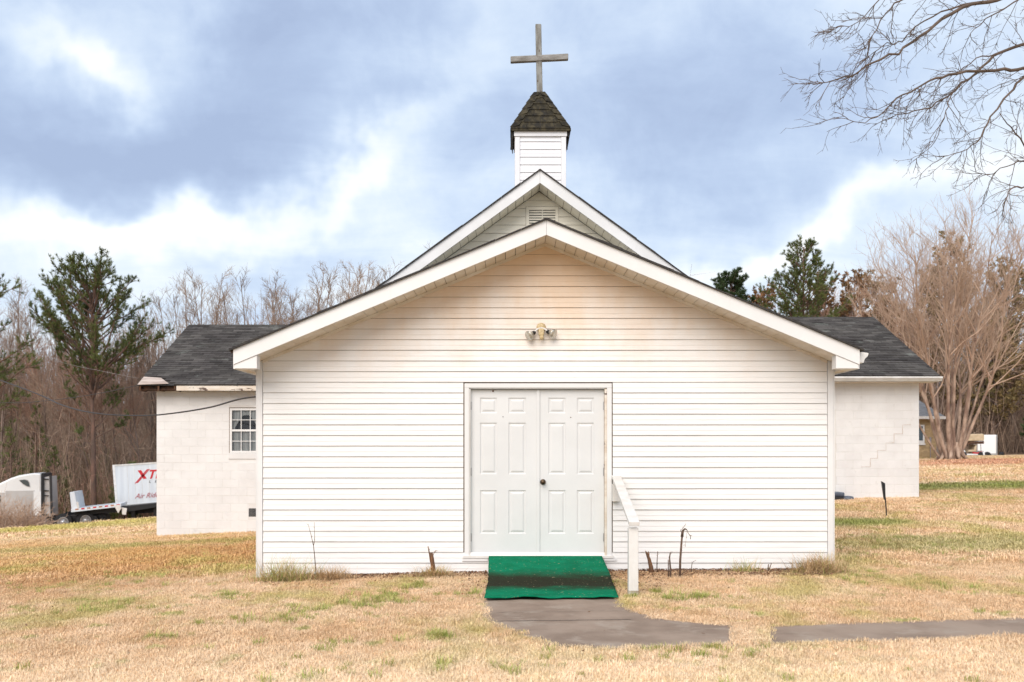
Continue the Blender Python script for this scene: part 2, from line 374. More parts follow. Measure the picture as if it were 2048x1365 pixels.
def lawn_mat(name, blade):
    m = bpy.data.materials.new(name); m.use_nodes = True; t = NT(m.node_tree); bs = t.n['Principled BSDF']
    geo = t.new('ShaderNodeNewGeometry'); pos = geo.outputs['Position']
    col = lawn_nodes(t, pos)
    if blade:
        k = t.m('MULTIPLY_ADD', geo.outputs['Random Per Island'], .50, .85)
        k = t.m('MULTIPLY', k, t.m('MULTIPLY_ADD', t.new('ShaderNodeObjectInfo').outputs['Random'], .34, .86))
    else:
        k = t.m('MULTIPLY_ADD', t.noise(pos, 28, 5, .8), .9, .38)
    v = t.new('ShaderNodeCombineXYZ')
    for i in range(3): t.link(k, v.inputs[i])
    col = t.mix(1.0, col, v.outputs[0], 'MULTIPLY')
    t.link(col, bs.inputs['Base Color']); bs.inputs['Roughness'].default_value = .85; bs.inputs['Specular IOR Level'].default_value = .12
    if not blade:
        b = t.new('ShaderNodeBump'); b.inputs['Strength'].default_value = .8; b.inputs['Distance'].default_value = .04
        t.link(t.noise(pos, 25, 6, .8), b.inputs['Height']); t.link(b.outputs[0], bs.inputs['Normal'])
    return m
M['lawn'] = lawn_mat('dormant_lawn', False); M['blade'] = lawn_mat('lawn_blade', True)

# ------------------------------------------------------------------ ground
def axis(segs):
    out = [segs[0][0]]
    for a, b, st in segs:
        n = max(1, round((b - a) / st)); out += [a + (b - a) * i / n for i in range(1, n + 1)]
    return np.array(out)
gx = axis([(-600, -60, 30), (-60, -30, 3), (-30, -10, 1), (-10, 10, .4), (10, 30, 1), (30, 60, 3), (60, 600, 30)])
gy = axis([(-200, -10, 20), (-10, 2, 2), (2, 26, .4), (26, 70, 1), (70, 150, 4), (150, 900, 50)])
GX, GY = np.meshgrid(gx, gy); far = np.clip((np.hypot(GX, GY - 60) - 150) / 150, 0, 1)
GZ = gzn(np.clip(GX, -250, 250), np.clip(GY, -100, 400)) * (1 - far) + 12 * far * (GY > 0)
V = np.stack([GX, GY, GZ], -1).reshape(-1, 3); nx = len(gx); ny = len(gy)
I = (np.arange(ny - 1)[:, None] * nx + np.arange(nx - 1)[None]).ravel()
tag(link('ground', npmesh('ground', V, np.stack([I, I + 1, I + nx + 1, I + nx], -1), M['lawn'], True)), kind='structure')

# path, drawn as two edges (far edge and near edge) on the ground
def gpt(px, py):
    d = F * EYE / (py - HY); return ((px - CX) / F * d, d)
def walk(far_e, near_e, name, n=60):
    def res(pl):
        pl = [Vector(p) for p in pl]; L = [0]
        for a, b in zip(pl, pl[1:]): L.append(L[-1] + (b - a).length)
        out = []
        for i in range(n + 1):
            s_ = L[-1] * i / n; k = max(j for j in range(len(L)) if L[j] <= s_ + 1e-9); k = min(k, len(pl) - 2)
            out.append(pl[k].lerp(pl[k + 1], (s_ - L[k]) / (L[k + 1] - L[k])))
        return out
    A = res([gpt(*p) for p in far_e]); B = res([gpt(*p) for p in near_e]); mb = MB(); m_ = 6
    for i in range(n + 1):
        for j in range(m_ + 1):
            p = A[i].lerp(B[i], j / m_)
            if j in (0, m_): p = p + (A[i] - B[i]).normalized() * (1 if j == 0 else -1) * (rnd.random() - .5) * .05
            mb.v.append((p.x, p.y, gz(p.x, p.y) + .018))
    for i in range(n):
        for j in range(m_):
            a = i * (m_ + 1) + j; mb.f.append((a, a + 1, a + m_ + 2, a + m_ + 1))
    o = mb.build(name, M['conc'], smooth=True); tag(o, kind='structure')
    poly = [(p.x, p.y) for p in A] + [(p.x, p.y) for p in reversed(B)]
    return poly
path_far = [(1240, 1203), (1246, 1216), (1268, 1229), (1310, 1243), (1390, 1253), (1488, 1259)]
path_near = [(967, 1203), (966, 1240), (1003, 1262), (1050, 1278), (1100, 1296), (1200, 1303), (1330, 1302), (1490, 1295)]
P1 = walk(path_far, path_near, 'path')
P2 = walk([(1508, 1261), (1700, 1255), (1860, 1251), (2048, 1247), (2700, 1236)], [(1530, 1297), (1700, 1293), (1850, 1290), (2048, 1282), (2800, 1266)], 'path')
for (a, b_, w_) in (((975, 1247), (1262, 1246), .006), ((985, 1229), (1266, 1227.5), .004)):
    p, q = gpt(*a), gpt(*b_); jt = MB(); n_ = 24
    for i in range(n_ + 1):
        x, y = p[0] + (q[0] - p[0]) * i / n_, p[1] + (q[1] - p[1]) * i / n_ + rnd.uniform(-.006, .006); z = gz(x, y) + .0215; jt.v += [(x, y - w_, z), (x, y + w_, z)]
    for i in range(n_): jt.f.append((2 * i, 2 * i + 2, 2 * i + 3, 2 * i + 1))
    tag(jt.build('path_joint', M['joint_dark'] if w_ > .005 else M['joint_pale']), kind='structure')
def inpoly(x, y, poly):
    c = np.zeros(x.shape, bool); n = len(poly)
    for i in range(n):
        x1, y1 = poly[i]; x2, y2 = poly[(i + 1) % n]
        k = ((y1 > y) != (y2 > y)) & (x < (x2 - x1) * (y - y1) / ((y2 - y1) or 1e-9) + x1); c ^= k
    return c

# ------------------------------------------------------------------ the church
church = thing('church', 'white chapel with vinyl sided front gable, shingled steeple and painted block side wings', 'church', (0, 11.76, 0))
YW = 11.76; XL, XR = -3.152, 3.975; XC = .406; SL = .414; YF = 11.19
ZS = 4.075                                  # underside of rake soffit at the ridge line
def half(z, top=ZS, s=SL): return max(0, (top - z) / s)
def board(parent, x0b, x1b, x0t, x1t, zb, zt, yw, m, name='siding_board', lip=.014):
    """one lapped board: proud at its bottom edge, a dark slit under it"""
    jig = rnd.uniform(-.0008, .0008); H = zt - zb
    rows = [(zb + .005, -.001), (zb + .005, -lip), (zb + .010, -lip - .001), (zb + H * .45, -lip * .62), (zb + H * .52, -lip * .72), (zt + .002, -.002)]
    mb = MB()
    for z, dy in rows:
        t = min(1, max(0, (z - zb) / H)); mb.v.append((x0b + (x0t - x0b) * t, yw + dy, z + jig)); mb.v.append((x1b + (x1t - x1b) * t, yw + dy, z + jig))
    for i in range(len(rows) - 1): mb.f.append((2 * i, 2 * i + 1, 2 * i + 3, 2 * i + 2))
    return mb.build(name, m, parent)
# wall core of the front room (behind the siding)
core = MB()
core.prism([(XL + .01, YW + .012, 2.3), (XR - .01, YW + .012, 2.3), (XR - .01, YW + .012, ZS - SL * (XR - XC) - .01), (XC, YW + .012, ZS - .01), (XL + .01, YW + .012, ZS - SL * (XC - XL) - .01)], (0, 3.4, 0))
core.box(XL + .01, -.56, YW + .0121, YW + 3.4, -.3, 2.301).box(1.20, XR - .01, YW + .0121, YW + 3.4, -.3, 2.301).box(-.561, 1.201, YW + .0122, YW + 3.4, -.3, .19).box(-.561, 1.201, YW + .12, YW + 3.4, .18, 2.302)
front_wall = core.build('front_wall', M['dark_gap'], church)
E = .1316; Z0 = -.015; DX0, DX1 = -.590, 1.234
xl, xr = XL + .072, XR - .076
def run(parent, a0, a1, b0, b1, zb, zt, yw, m):
    """one course, lapped at a staggered vertical seam where it is long"""
    L = min(a1, b1) - max(a0, b0)
    if L < 2.2: return board(parent, a0, a1, b0, b1, zb, zt, yw, m)
    c = max(a0, b0) + L * rnd.uniform(.25, .75)
    board(parent, a0, c + .012, b0, c + .012, zb, zt, yw, m, lip=.0155); board(parent, c - .012, a1, c - .012, b1, zb, zt, yw, m)
for k in range(32):
    zb = Z0 + k * E; zt = zb + E
    hb, ht = half(zb) - .01, half(zt) - .01
    if hb < .05: break
    ht = max(ht, .01)
    a0, a1 = max(xl, XC - hb), min(xr, XC + hb); b0, b1 = max(xl, XC - ht), min(xr, XC + ht)
    if 2 <= k < 18:
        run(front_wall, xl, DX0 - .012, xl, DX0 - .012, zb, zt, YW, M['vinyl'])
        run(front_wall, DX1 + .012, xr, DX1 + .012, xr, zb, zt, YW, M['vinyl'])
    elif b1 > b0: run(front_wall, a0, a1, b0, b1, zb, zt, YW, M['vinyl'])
# corner boards, side walls
MB().box(XL, XL + .068, YW - .022, YW + .06, -.13, 2.62).build('corner_board', M['trim'], church, bevel=.004)
MB().box(XR - .072, XR, YW - .022, YW + .06, .0, 2.62).build('corner_board', M['trim'], church, bevel=.004)
MB().box(XL - .012, XL - .001, YW - .021, YW + .08, -.13, 2.61).build('corner_board_return', M['trim'], church)
MB().box(XR + .001, XR + .012, YW - .021, YW + .08, .0, 2.61).build('corner_board_return', M['trim'], church)
for sx, X in ((-1, XL), (1, XR)):
    sidew = MB().box(min(X, X + sx * .004), max(X, X + sx * .004), YW + .08, 15.2, -.4, 2.6).build('side_wall', M['dark_gap'], church)
    for k in range(20):
        zb = Z0 + k * E
        mb = MB()
        rows = [(zb + .005, .005), (zb + .005, .018), (zb + E * .5, .012), (zb + E, .006)]
        for z, dx in rows: mb.v += [(X + sx * dx, YW + .085, z), (X + sx * dx, 15.19, z)]
        for i in range(3): mb.f.append((2 * i, 2 * i + 1, 2 * i + 3, 2 * i + 2))
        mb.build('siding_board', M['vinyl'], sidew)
# foundation strip below the siding
fnd = MB().box(XL + .05, XR - .02, YW - .0, YW + .011, -.35, -.006).build('foundation', M['ramp'], church)
MB().box(-3.07, -2.62, YW - .012, YW - .002, -.2, -.018).build('foundation_block', M['oldwhite'], church)

# frieze strips under the rakes
for sx in (-1, 1):
    L_ = XC - XL - .07
    MB().prism([(XC, YW - .002, ZS - .002), (XC + sx * L_, YW - .002, ZS - SL * L_ - .002), (XC + sx * L_, YW - .002, ZS - SL * L_ - .035), (XC, YW - .002, ZS - .038)], (0, -.024, 0)).build('rake_frieze', M['soffit'], church)

# roof slabs with a ragged shingle edge, fascia boards, soffit panels
RT = 4.237; HWD = 3.69
def gable_roof(xc, top, sl, hw, yf, yb, fh, name):
    for sx in (-1, 1):
        X = xc + sx * hw; roof = MB()
        roof.prism([(xc, yf + .032, top), (X, yf + .032, top - sl * hw), (X, yf + .032, top - sl * hw - .05), (xc, yf + .032, top - .05)], (0, yb - yf - .04, 0))
        r_ = roof.build(name, M['shingle_edge'], church)
        # starter edge: uneven shingle tabs over the fascia
        n = int(hw / .30)
        for i in range(n + 1):
            x0 = xc + sx * i * .30; x1 = xc + sx * min(hw + .045, i * .30 + .297)
            dz = rnd.uniform(.006, .016); d2 = dz + rnd.uniform(-.006, .008); za = top - sl * abs(x0 - xc); zb = top - sl * abs(x1 - xc)
            MB().prism([(x0, yf - .030, za + dz), (x1, yf - .030, zb + d2), (x1, yf - .030, zb - .010), (x0, yf - .030, za - .010)], (0, .34, 0)).build('edge_shingle', M['shingle_edge'], r_)
    for sx in (-1, 1):
        X = xc + sx * hw
        MB().prism([(xc + sx * .0015, yf, top - .008), (X, yf, top - sl * hw - .008), (X, yf, top - sl * hw - fh), (xc + sx * .0015, yf, top - fh)], (0, .03, 0)).build('fascia_board', M['trim'], church)
gable_roof(XC, RT, SL, HWD, YF, 15.25, .185, 'front_roof')
# seams in the fascia metal
for x in (XC - 1.85, XC + 2.15):
    z = RT - SL * abs(x - XC)
    MB().prism([(x, YF - .001, z - .01), (x + .012, YF - .001, z - .01), (x + .012, YF - .001, z - .187), (x, YF - .001, z - .187)], (0, -.002, 0)).build('fascia_seam', M['trim'], church)
def soffit(xc, top, sl, hw, y0, y1, pitch, m):
    for sx in (-1, 1):
        n = int(hw / pitch)
        for i in range(n):
            a = xc + sx * (i * pitch + .003); b = xc + sx * ((i + 1) * pitch - .004)
            za = top - sl * abs(a - xc); zb = top - sl * abs(b - xc)
            mb = MB(); ym = y1 - .02
            mb.prism([(a, y0, za), (b, y0, zb - .003), (b, y0, zb + .008), (a, y0, za + .01)], (0, ym - y0, 0)).build('soffit_panel', m, church)
        X = xc + sx * hw
        MB().prism([(xc, y0, top + .02), (X, y0, top - sl * hw + .02), (X, y0, top - sl * hw + .03), (xc, y0, top + .03)], (0, y1 - y0, 0)).build('soffit_backing', M['dark_gap'], church)
soffit(XC, ZS, SL, 3.60, YF + .03, YW - .002, .1215, M['soffit'])
# eave returns ("pork chops"), side soffits and side fascias
for sx in (-1, 1):
    xo = XC + sx * (HWD - .012); xi = XC + sx * (HWD - .275); zo = RT - SL * (HWD - .012) - .185; zi = RT - SL * (HWD - .275) - .185; zb = 2.478
    pts = [(xo, YF + .012, zo - .002), (xi, YF + .012, zi - .002), (xi, YF + .012, zb), (xo, YF + .012, zb)]
    MB().prism(pts, (0, .15, 0)).build('eave_return', M['trim'], church, bevel=.003)
    xw = XL - .014 if sx < 0 else XR + .014
    MB().prism([(xo, YF + .163, zo), (xw, YF + .163, zo + .05), (xw, YF + .163, zb + .003), (xo, YF + .163, zb + .003)], (0, YW - YF - .163, 0)).build('return_side', M['soffit'], church)
    MB().prism([(xo, YW + .002, zo), (xw, YW + .002, zo + .06), (xw, YW + .002, zb + .004), (xo, YW + .002, zb + .004)], (0, 3.4, 0)).build('side_soffit', M['soffit'], church)
    MB().box(min(xo, xo + sx * .02), max(xo, xo + sx * .02), YF + .031, 15.2, zb - .002, zo + .17).build('side_fascia', M['trim'], church)
# scrap of gutter at the right eave, rusty drip flashing at the left
gz0 = RT - SL * HWD
x0 = XC + HWD + .012
gp = [(x0, YF + .1, gz0 - .03), (x0, YF + .1, gz0 - .15), (x0 + .07, YF + .1, gz0 - .155), (x0 + .085, YF + .1, gz0 - .11), (x0 + .12, YF + .1, gz0 - .075), (x0 + .13, YF + .1, gz0 - .045), (x0 + .12, YF + .1, gz0 - .038), (x0 + .06, YF + .1, gz0 - .03)]
MB().prism(gp, (0, 3.8, 0)).build('eave_gutter', M['gutter'], church)
MB().prism([(XC - HWD - .045, YF + .02, gz0 + .01), (XC - HWD - .002, YF + .02, gz0 + .01), (XC - HWD - .002, YF + .02, gz0 - .06), (XC - HWD - .03, YF + .02, gz0 - .05)], (0, 3.8, 0)).build('drip_edge', M['rotten'], church)

# main hall behind: gable wall, roof, vent
YM = 15.2; XM = .434; TM = 5.87; SM = .725; ZM = 5.665
mw = MB(); mw.prism([(XM - 3.55, YM + .012, -.4), (XM + 3.55, YM + .012, -.4), (XM + 3.55, YM + .012, ZM - SM * 3.55), (XM, YM + .012, ZM), (XM - 3.55, YM + .012, ZM - SM * 3.55)], (0, 16, 0))
hall = mw.build('hall_wall', M['dark_gap'], church)
MB().box(XM - 3.56, XM - 3.551, YM + .02, 31.2, -.9, ZM - SM * 3.55).build('hall_side_wall', M['oldwhite'], church)
MB().box(XM + 3.551, XM + 3.56, YM + .02, 31.2, -.9, ZM - SM * 3.55).build('hall_side_wall', M['oldwhite'], church)
zl = 5.516
VX0, VX1, VZ0, VZ1 = .224, .744, 4.98, 5.415
for k in range(-13, 2):
    zb = zl + k * .132; zt = zb + .132; hb = half(zb, ZM, SM) - .01; ht = max(half(zt, ZM, SM) - .01, .01)
    if hb < .04: continue
    if zb < VZ1 - .02 and zt > VZ0 + .02:
        board(hall, XM - hb, VX0 - .004, XM - ht, VX0 - .004, zb, zt, YM, M['vinyl_main']); board(hall, VX1 + .004, XM + hb, VX1 + .004, XM + ht, zb, zt, YM, M['vinyl_main'])
    if zb < VZ1 < zt: board(hall, VX0 - .004, VX1 + .004, VX0 - .004, VX1 + .004, VZ1 + .002, zt, YM, M['vinyl_main'])
    if not (zb < VZ1 - .02 and zt > VZ0 + .02): board(hall, XM - hb, XM + hb, XM - ht, XM + ht, zb, zt, YM, M['vinyl_main'])
_sr = M['trim']; M['trim'] = mat('grey_white_trim', (.74, .75, .77), (.66, .67, .68), 1.5, .4, c3=(.5, .47, .42), s3=14, t3=(.70, .82))
gable_roof(XM, TM, SM, 3.95, 14.72, 31, .205, 'hall_roof')
M['trim'] = _sr
soffit(XM, ZM, SM, 3.6, 14.75, YM - .002, .125, M['vinyl_main'])
vent = MB().box(VX0, VX1, YM - .022, YM - .001, VZ1 - .05, VZ1).box(VX0, VX1, YM - .022, YM - .001, VZ0, VZ0 + .05).box(VX0, VX0 + .05, YM - .022, YM - .001, VZ0 + .05, VZ1 - .05).box(VX1 - .05, VX1, YM - .022, YM - .001, VZ0 + .05, VZ1 - .05).build('gable_vent', M['vinyl_main'], church)
MB().box(VX0 + .05, VX1 - .05, YM - .003, YM + .004, VZ0 + .05, VZ1 - .05).build('vent_backing', M['black'], vent)
for i in range(8):
    z = VZ0 + .055 + i * .041
    MB().prism([(VX0 + .051, YM - .024, z), (VX0 + .051, YM - .004, z + .028), (VX0 + .051, YM - .004, z + .032), (VX0 + .051, YM - .024, z + .006)], (VX1 - VX0 - .102, 0, 0)).build('slat', M['vinyl_main'], vent)
MB().box((VX0 + VX1) / 2 - .006, (VX0 + VX1) / 2 + .006, YM - .030, YM - .024, VZ0 + .05, VZ1 - .05).build('vent_mullion', M['vinyl_main'], vent)

# steeple
SX = .489; SY = 16.3; SW = .437; SYC = SY + SW
st = MB().box(SX - SW + .004, SX + SW - .004, SY + .014, SY + 2 * SW - .004, 5.0, 6.99).build('steeple', M['dark_gap'], church)
for k in range(-6, 7):
    zb = 6.155 + k * .132; top = min(zb + .132, 6.905)
    if zb > 6.86: continue
    board(st, SX - SW + .085, SX + SW - .085, SX - SW + .085, SX + SW - .085, zb, top, SY + .006, M['vinyl_steeple'], lip=.013)
for x0, x1 in ((SX - SW, SX - SW + .083), (SX + SW - .083, SX + SW)):
    MB().box(x0, x1, SY - .018, SY + .07, 5.0, 6.902).build('corner_board', M['vinyl_steeple'], st, bevel=.003)
for X in (SX - SW, SX + SW):
    MB().box(X - .004, X + .006, SY + .072, SY + 2 * SW, 5.0, 6.9).build('steeple_side', M['vinyl_steeple'], st)
MB().box(SX - SW - .016, SX + SW + .016, SY - .034, SY + 2 * SW + .02, 6.905, 7.012).build('steeple_frieze', M['vinyl_steeple'], st, bevel=.003)
# steeple roof: pyramid core, shingles, hip caps, drip skirt
B0 = .50; B1 = .085; ZB = 7.02; ZA = 7.795; CYS = SYC
def rp(face, u, t, off=0.0):
    """point on roof face: u in [-1,1] across, t in [0,1] up"""
    h = B0 + (B1 - B0) * t; z = ZB + (ZA - ZB) * t; nrm = math.hypot(ZA - ZB, B0 - B1); on = off * (ZA - ZB) / nrm; oz = off * (B0 - B1) / nrm
    x, y = u * h, -h - on
    for _ in range(face): x, y = -y, x
    return (SX + x, CYS + y, z + oz)
pr = MB(); b = [rp(f, -1, 0) for f in range(4)] + [rp(f, -1, 1) for f in range(4)]
pr.v = b; pr.f = [(0, 1, 5, 4), (1, 2, 6, 5), (2, 3, 7, 6), (3, 0, 4, 7), (4, 5, 6, 7), (3, 2, 1, 0)]
sroof = pr.build('steeple_roof', M['shingle_edge'], church)
NC = 6
for f in range(4):
    for i in range(NC):
        t0, t1 = i / NC, min((i + 1) / NC + .02, 1)
        h = B0 + (B1 - B0) * t0; wn = max(1, round((2 * h - .16) / .22)); sh = .5 if i % 2 else 0
        us = [-1 + 2 * (j + sh) / wn for j in range(wn + 1)]; us = [max(-1, min(1, q)) for q in us]
        if sh: us = [-1] + us
        for a, c in zip(us, us[1:]):
            if c - a < .15: continue
            jt = rnd.uniform(-.006, .006)
            p = [rp(f, a + .012, t0 + jt, .020), rp(f, c - .012, t0 + jt, .020), rp(f, c - .012, t1, .004), rp(f, a + .012, t1, .004)]
            q = [rp(f, a + .012, t0 + jt, .004), rp(f, c - .012, t0 + jt, .004)]
            mb = MB(); mb.v = p + q; mb.f = [(0, 1, 2, 3), (4, 5, 1, 0), (4, 0, 3), (1, 5, 2)]; mb.build('shingle', M['mossy'], sroof)
    for i in range(NC):                     # hip caps, folded over the hip between face f and the next
        t0, t1 = i / NC + .01, min((i + 1) / NC + .03, 1.0)
        w0 = .115 / (B0 + (B1 - B0) * t0); w1 = .10 / (B0 + (B1 - B0) * t1); w0 = min(w0, .95); w1 = min(w1, .95)
        def both(t, w_, off): return [rp(f, 1 - w_, t, off), rp(f, 1.03, t, off), rp((f + 1) % 4, -1 + w_, t, off)]
        dt = .05
        a = both(t0, w0, .036); c = both(t1, w1, .022); g_ = both(t0, w0, .012)
        a[0] = rp(f, 1 - w0, t0 + dt, .036); a[2] = rp((f + 1) % 4, -1 + w0, t0 + dt, .036); g_[0] = rp(f, 1 - w0, t0 + dt, .012); g_[2] = rp((f + 1) % 4, -1 + w0, t0 + dt, .012)
        mb = MB(); mb.v = a + c + g_; mb.f = [(0, 1, 4, 3), (1, 2, 5, 4), (6, 7, 1, 0), (7, 8, 2, 1), (6, 0, 3), (2, 8, 5)]
        mb.build('hip_shingle', M['mossy'], sroof)
# dark drooping eave edge (front thin, sides deeper)
for f in range(4):
    p0 = rp(f, -1.03, -.01, .012); p1 = rp(f, 1.03, -.01, .012); dz = .035
    MB().prism([p0, p1, (p1[0], p1[1], p1[2] - dz), (p0[0], p0[1], p0[2] - dz)], tuple(Vector((SX, CYS, 0)) * 0 + (Vector((SX, CYS, p0[2])) - (Vector(p0) + Vector(p1)) / 2).normalized() * .03)).build('eave_shingle', M['mossy'], sroof)
for sx in (-1, 1):
    x = SX + sx * (B0 + .012)
    MB().prism([(x, SY - .05, ZB + .01), (x + sx * -.028, SY - .02, ZB - .13), (x - sx * .040, SY - .02, ZB - .13), (x - sx * .026, SY - .05, ZB + .01)], (0, .9, 0)).build('side_skirt', M['shingle_edge'], sroof)
# cross
cr = MB().box(SX - .052, SX + .052, CYS - .05, CYS + .05, 7.74, 9.02)
for i, (x, y, z) in enumerate(cr.v):
    if z > 8: cr.v[i] = (x - .026, y, z)
cross = cr.build('cross', M['cross'], church, bevel=.014)
MB().prism([(SX - .515, CYS - .068, 8.338), (SX + .500, CYS - .068, 8.388), (SX + .500, CYS - .068, 8.492), (SX - .515, CYS - .068, 8.442)], (0, .09, 0)).build('crossbeam', M['cross_beam'], cross, bevel=.012)

# doors
YD = YW + .045
def door_leaf(x0, x1, z0, z1, cols, rows, name='door'):
    mb = MB(); xs = sorted({x0, x1} | {c for q in cols for c in q}); zs = sorted({z0, z1} | {c for q in rows for c in q})
    for i in range(len(xs) - 1):
        for j in range(len(zs) - 1):
            if (xs[i], xs[i + 1]) in cols and (zs[j], zs[j + 1]) in rows: continue
            mb.poly([(xs[i], YD, zs[j]), (xs[i + 1], YD, zs[j]), (xs[i + 1], YD, zs[j + 1]), (xs[i], YD, zs[j + 1])])
    for a, b_, c, d in (((x0, z0), (x1, z0), 0, 0), ((x1, z0), (x1, z1), 0, 0), ((x1, z1), (x0, z1), 0, 0), ((x0, z1), (x0, z0), 0, 0)):
        mb.poly([(a[0], YD, a[1]), (a[0], YD + .04, a[1]), (b_[0], YD + .04, b_[1]), (b_[0], YD, b_[1])])
    o = mb.build(name, M['door'], church)
    for a, c in cols:
        for zb, zt in rows:
            p = MB(); rings = [(0, 0), (.006, .010), (.020, .012), (.040, .002), (.050, .001)]
            for ins, dy in rings: p.v += [(a + ins, YD + dy, zb + ins), (c - ins, YD + dy, zb + ins), (c - ins, YD + dy, zt - ins), (a + ins, YD + dy, zt - ins)]
            for i in range(len(rings) - 1):
                for k in range(4): p.f.append((4 * i + k, 4 * i + (k + 1) % 4, 4 * i + 4 + (k + 1) % 4, 4 * i + 4 + k))
            k = 4 * (len(rings) - 1); p.f.append((k, k + 1, k + 2, k + 3)); p.build('door_panel', M['door'], o)
    return o
def fx(px): return (px - CX) / 161.5 * 1.003
def fz(py): return EYE + (HY - py) / 161.5 * 1.003
rowsD = [(fz(1068), fz(981)), (fz(949), fz(846)), (fz(827), fz(796))]
dl = door_leaf(fx(941.5), fx(1074), fz(1107), fz(780), [(fx(960), fx(994)), (fx(1017), fx(1052))], rowsD)
dr = door_leaf(fx(1078.5), fx(1208), fz(1107), fz(780), [(fx(1097), fx(1131)), (fx(1154), fx(1188))], rowsD)
MB().box(fx(1073), fx(1079.5), YD - .016, YD - .001, fz(1107), fz(780)).build('astragal', M['door'], dl, bevel=.003)
MB().lathe([(.034, 0), (.036, .006), (.030, .012)], (fx(1086), YD - .001, fz(964.5)), (0, -1, 0), 24).build('door_rose', M['brass'], dr, True)
MB().lathe([(.010, .012), (.012, .03), (.026, .04), (.029, .055), (.024, .066), (.012, .071)], (fx(1086), YD, fz(964.5)), (0, -1, 0), 24).build('door_knob', M['brass'], dr, True)
for d_, px, py in ((dl, 1006, 834), (dr, 1141.5, 835)):
    MB().lathe([(.006, 0), (.006, .004), (.003, .006)], (fx(px), YD - .0005, fz(py)), (0, -1, 0), 12).build('peephole', M['brass'], d_)
MB().lathe([(.012, 0), (.010, .012), (.004, .016)], (fx(986), YD - .001, fz(782.5)), (0, -1, 0), 8).build('wasp_nest', M['stump'], dl)
for d_, px in ((dl, 942.3), (dr, 1207.2)):
    for py in (812, 944, 1075):
        MB().box(fx(px) - .006, fx(px) + .006, YD - .009, YD - .001, fz(py + 8), fz(py - 8)).build('hinge', M['metal'], d_)
# frame: outer casing, inner jambs, threshold
fr = MB(); 
fr.box(fx(929.5), fx(938.5), YW - .026, YW + .03, .205, fz(777)); fr.box(fx(1213), fx(1222.5), YW - .026, YW + .03, .205, fz(777)); fr.box(fx(929.5), fx(1222.5), YW - .027, YW + .03, fz(777) + .001, fz(768))
frame = fr.build('door_frame', M['trim'], church, bevel=.003)
MB().box(fx(938.7), fx(941.2), YW - .012, YD + .05, .205, fz(778)).build('door_jamb', M['oldwhite'], frame)
MB().box(fx(1208.5), fx(1212.8), YW - .012, YD + .05, .205, fz(778)).build('door_jamb', M['fascia_rot'], frame)
MB().box(fx(941.4), fx(1208.3), YW - .010, YD + .05, fz(779) + .001, fz(777)).build('door_head', M['trim'], frame)
MB().box(fx(940), fx(1075), YD + .045, YD + .06, .2, fz(779)).box(fx(1075), fx(1210), YD + .045, YD + .06, .2, fz(779)).build('door_backing', M['dark_gap'], frame)
MB().box(fx(926), fx(1226), YW - .04, YD + .04, .182, .214).build('threshold', M['oldwhite'], church, bevel=.003)
MB().box(fx(925), fx(976), YW - .030, YW - .015, .145, .180).build('sill_strip', M['trim'], church)
MB().box(fx(1206), fx(1232), YW - .030, YW - .015, .150, .180).build('sill_strip', M['trim'], church)

# ------------------------------------------------------------------ wings
YB = 23.46
def blocks(parent, x0, x1, z0, n, holes, seed, jx):
    rr = random.Random(seed); shared = None
    for k in range(n):
        zb = z0 + k * .2032; off = (k % 2) * .2032; x = x0 - off if jx > 0 else None
        segs = []
        if jx > 0:
            q = x0 - (.2032 if k % 2 else 0)
            while q < x1: segs.append((max(q, x0), min(q + .4064, x1))); q += .4064
        else:
            q = x1 + (.2032 if k % 2 else 0)
            while q > x0: segs.append((max(q - .4064, x0), min(q, x1))); q -= .4064
        for a, b_ in segs:
            for hx0, hx1, hz0, hz1 in holes:
                if zb + .19 > hz0 and zb < hz1 - .01:
                    if a >= hx0 - .03 and b_ <= hx1 + .03: a = b_ = None; break
                    if a < hx0 < b_: b_ = hx0
                    elif a < hx1 < b_: a = hx1
            if a is None or b_ - a < .03: continue
            ps = rr.uniform(0, .0015) - .0022
            full = b_ - a > .40
            if full and shared is not None:
                o = bpy.data.objects.new('block', shared); COL.objects.link(o); o.parent = parent
                o.location = Vector((a, YB - ps, zb)) - church.location
            else:
                mb = MB(); e = .002; ww = (b_ - a)
                zt = .2032
                mb.v = [(e, 0, e), (ww - e, 0, e), (ww - e, 0, zt - e), (e, 0, zt - e), (e + .004, -.006, e + .004), (ww - e - .004, -.006, e + .004), (ww - e - .004, -.006, zt - e - .004), (e + .004, -.006, zt - e - .004)]
                mb.f = [(0, 1, 5, 4), (1, 2, 6, 5), (2, 3, 7, 6), (3, 0, 4, 7), (4, 5, 6, 7)]
                me = bpy.data.meshes.new('block'); me.from_pydata(mb.v, [], mb.f); me.materials.append(M['block'])
                o = bpy.data.objects.new('block', me); COL.objects.link(o); o.parent = parent
                o.location = Vector((a, YB - ps, zb)) - church.location
                if full: shared = me
LX = -8.775; RX = 10.05
win = (-6.985, -6.175, 1.30, 2.60)     # window opening incl. sill
vnt = (-6.50, -6.10, -.10, .105)
def slab_with_holes(x0, x1, z0, z1, holes, y0, y1, name, m):
    mb = MB(); xs = sorted({x0, x1} | {q for h in holes for q in h[:2]}); zs = sorted({z0, z1} | {q for h in holes for q in h[2:]})
    for i in range(len(xs) - 1):
        for j in range(len(zs) - 1):
            cx, cz = (xs[i] + xs[i + 1]) / 2, (zs[j] + zs[j + 1]) / 2
            if any(h[0] < cx < h[1] and h[2] < cz < h[3] for h in holes): continue
            mb.box(xs[i], xs[i + 1], y0, y1, zs[j], zs[j + 1])
    return mb.build(name, m, church)
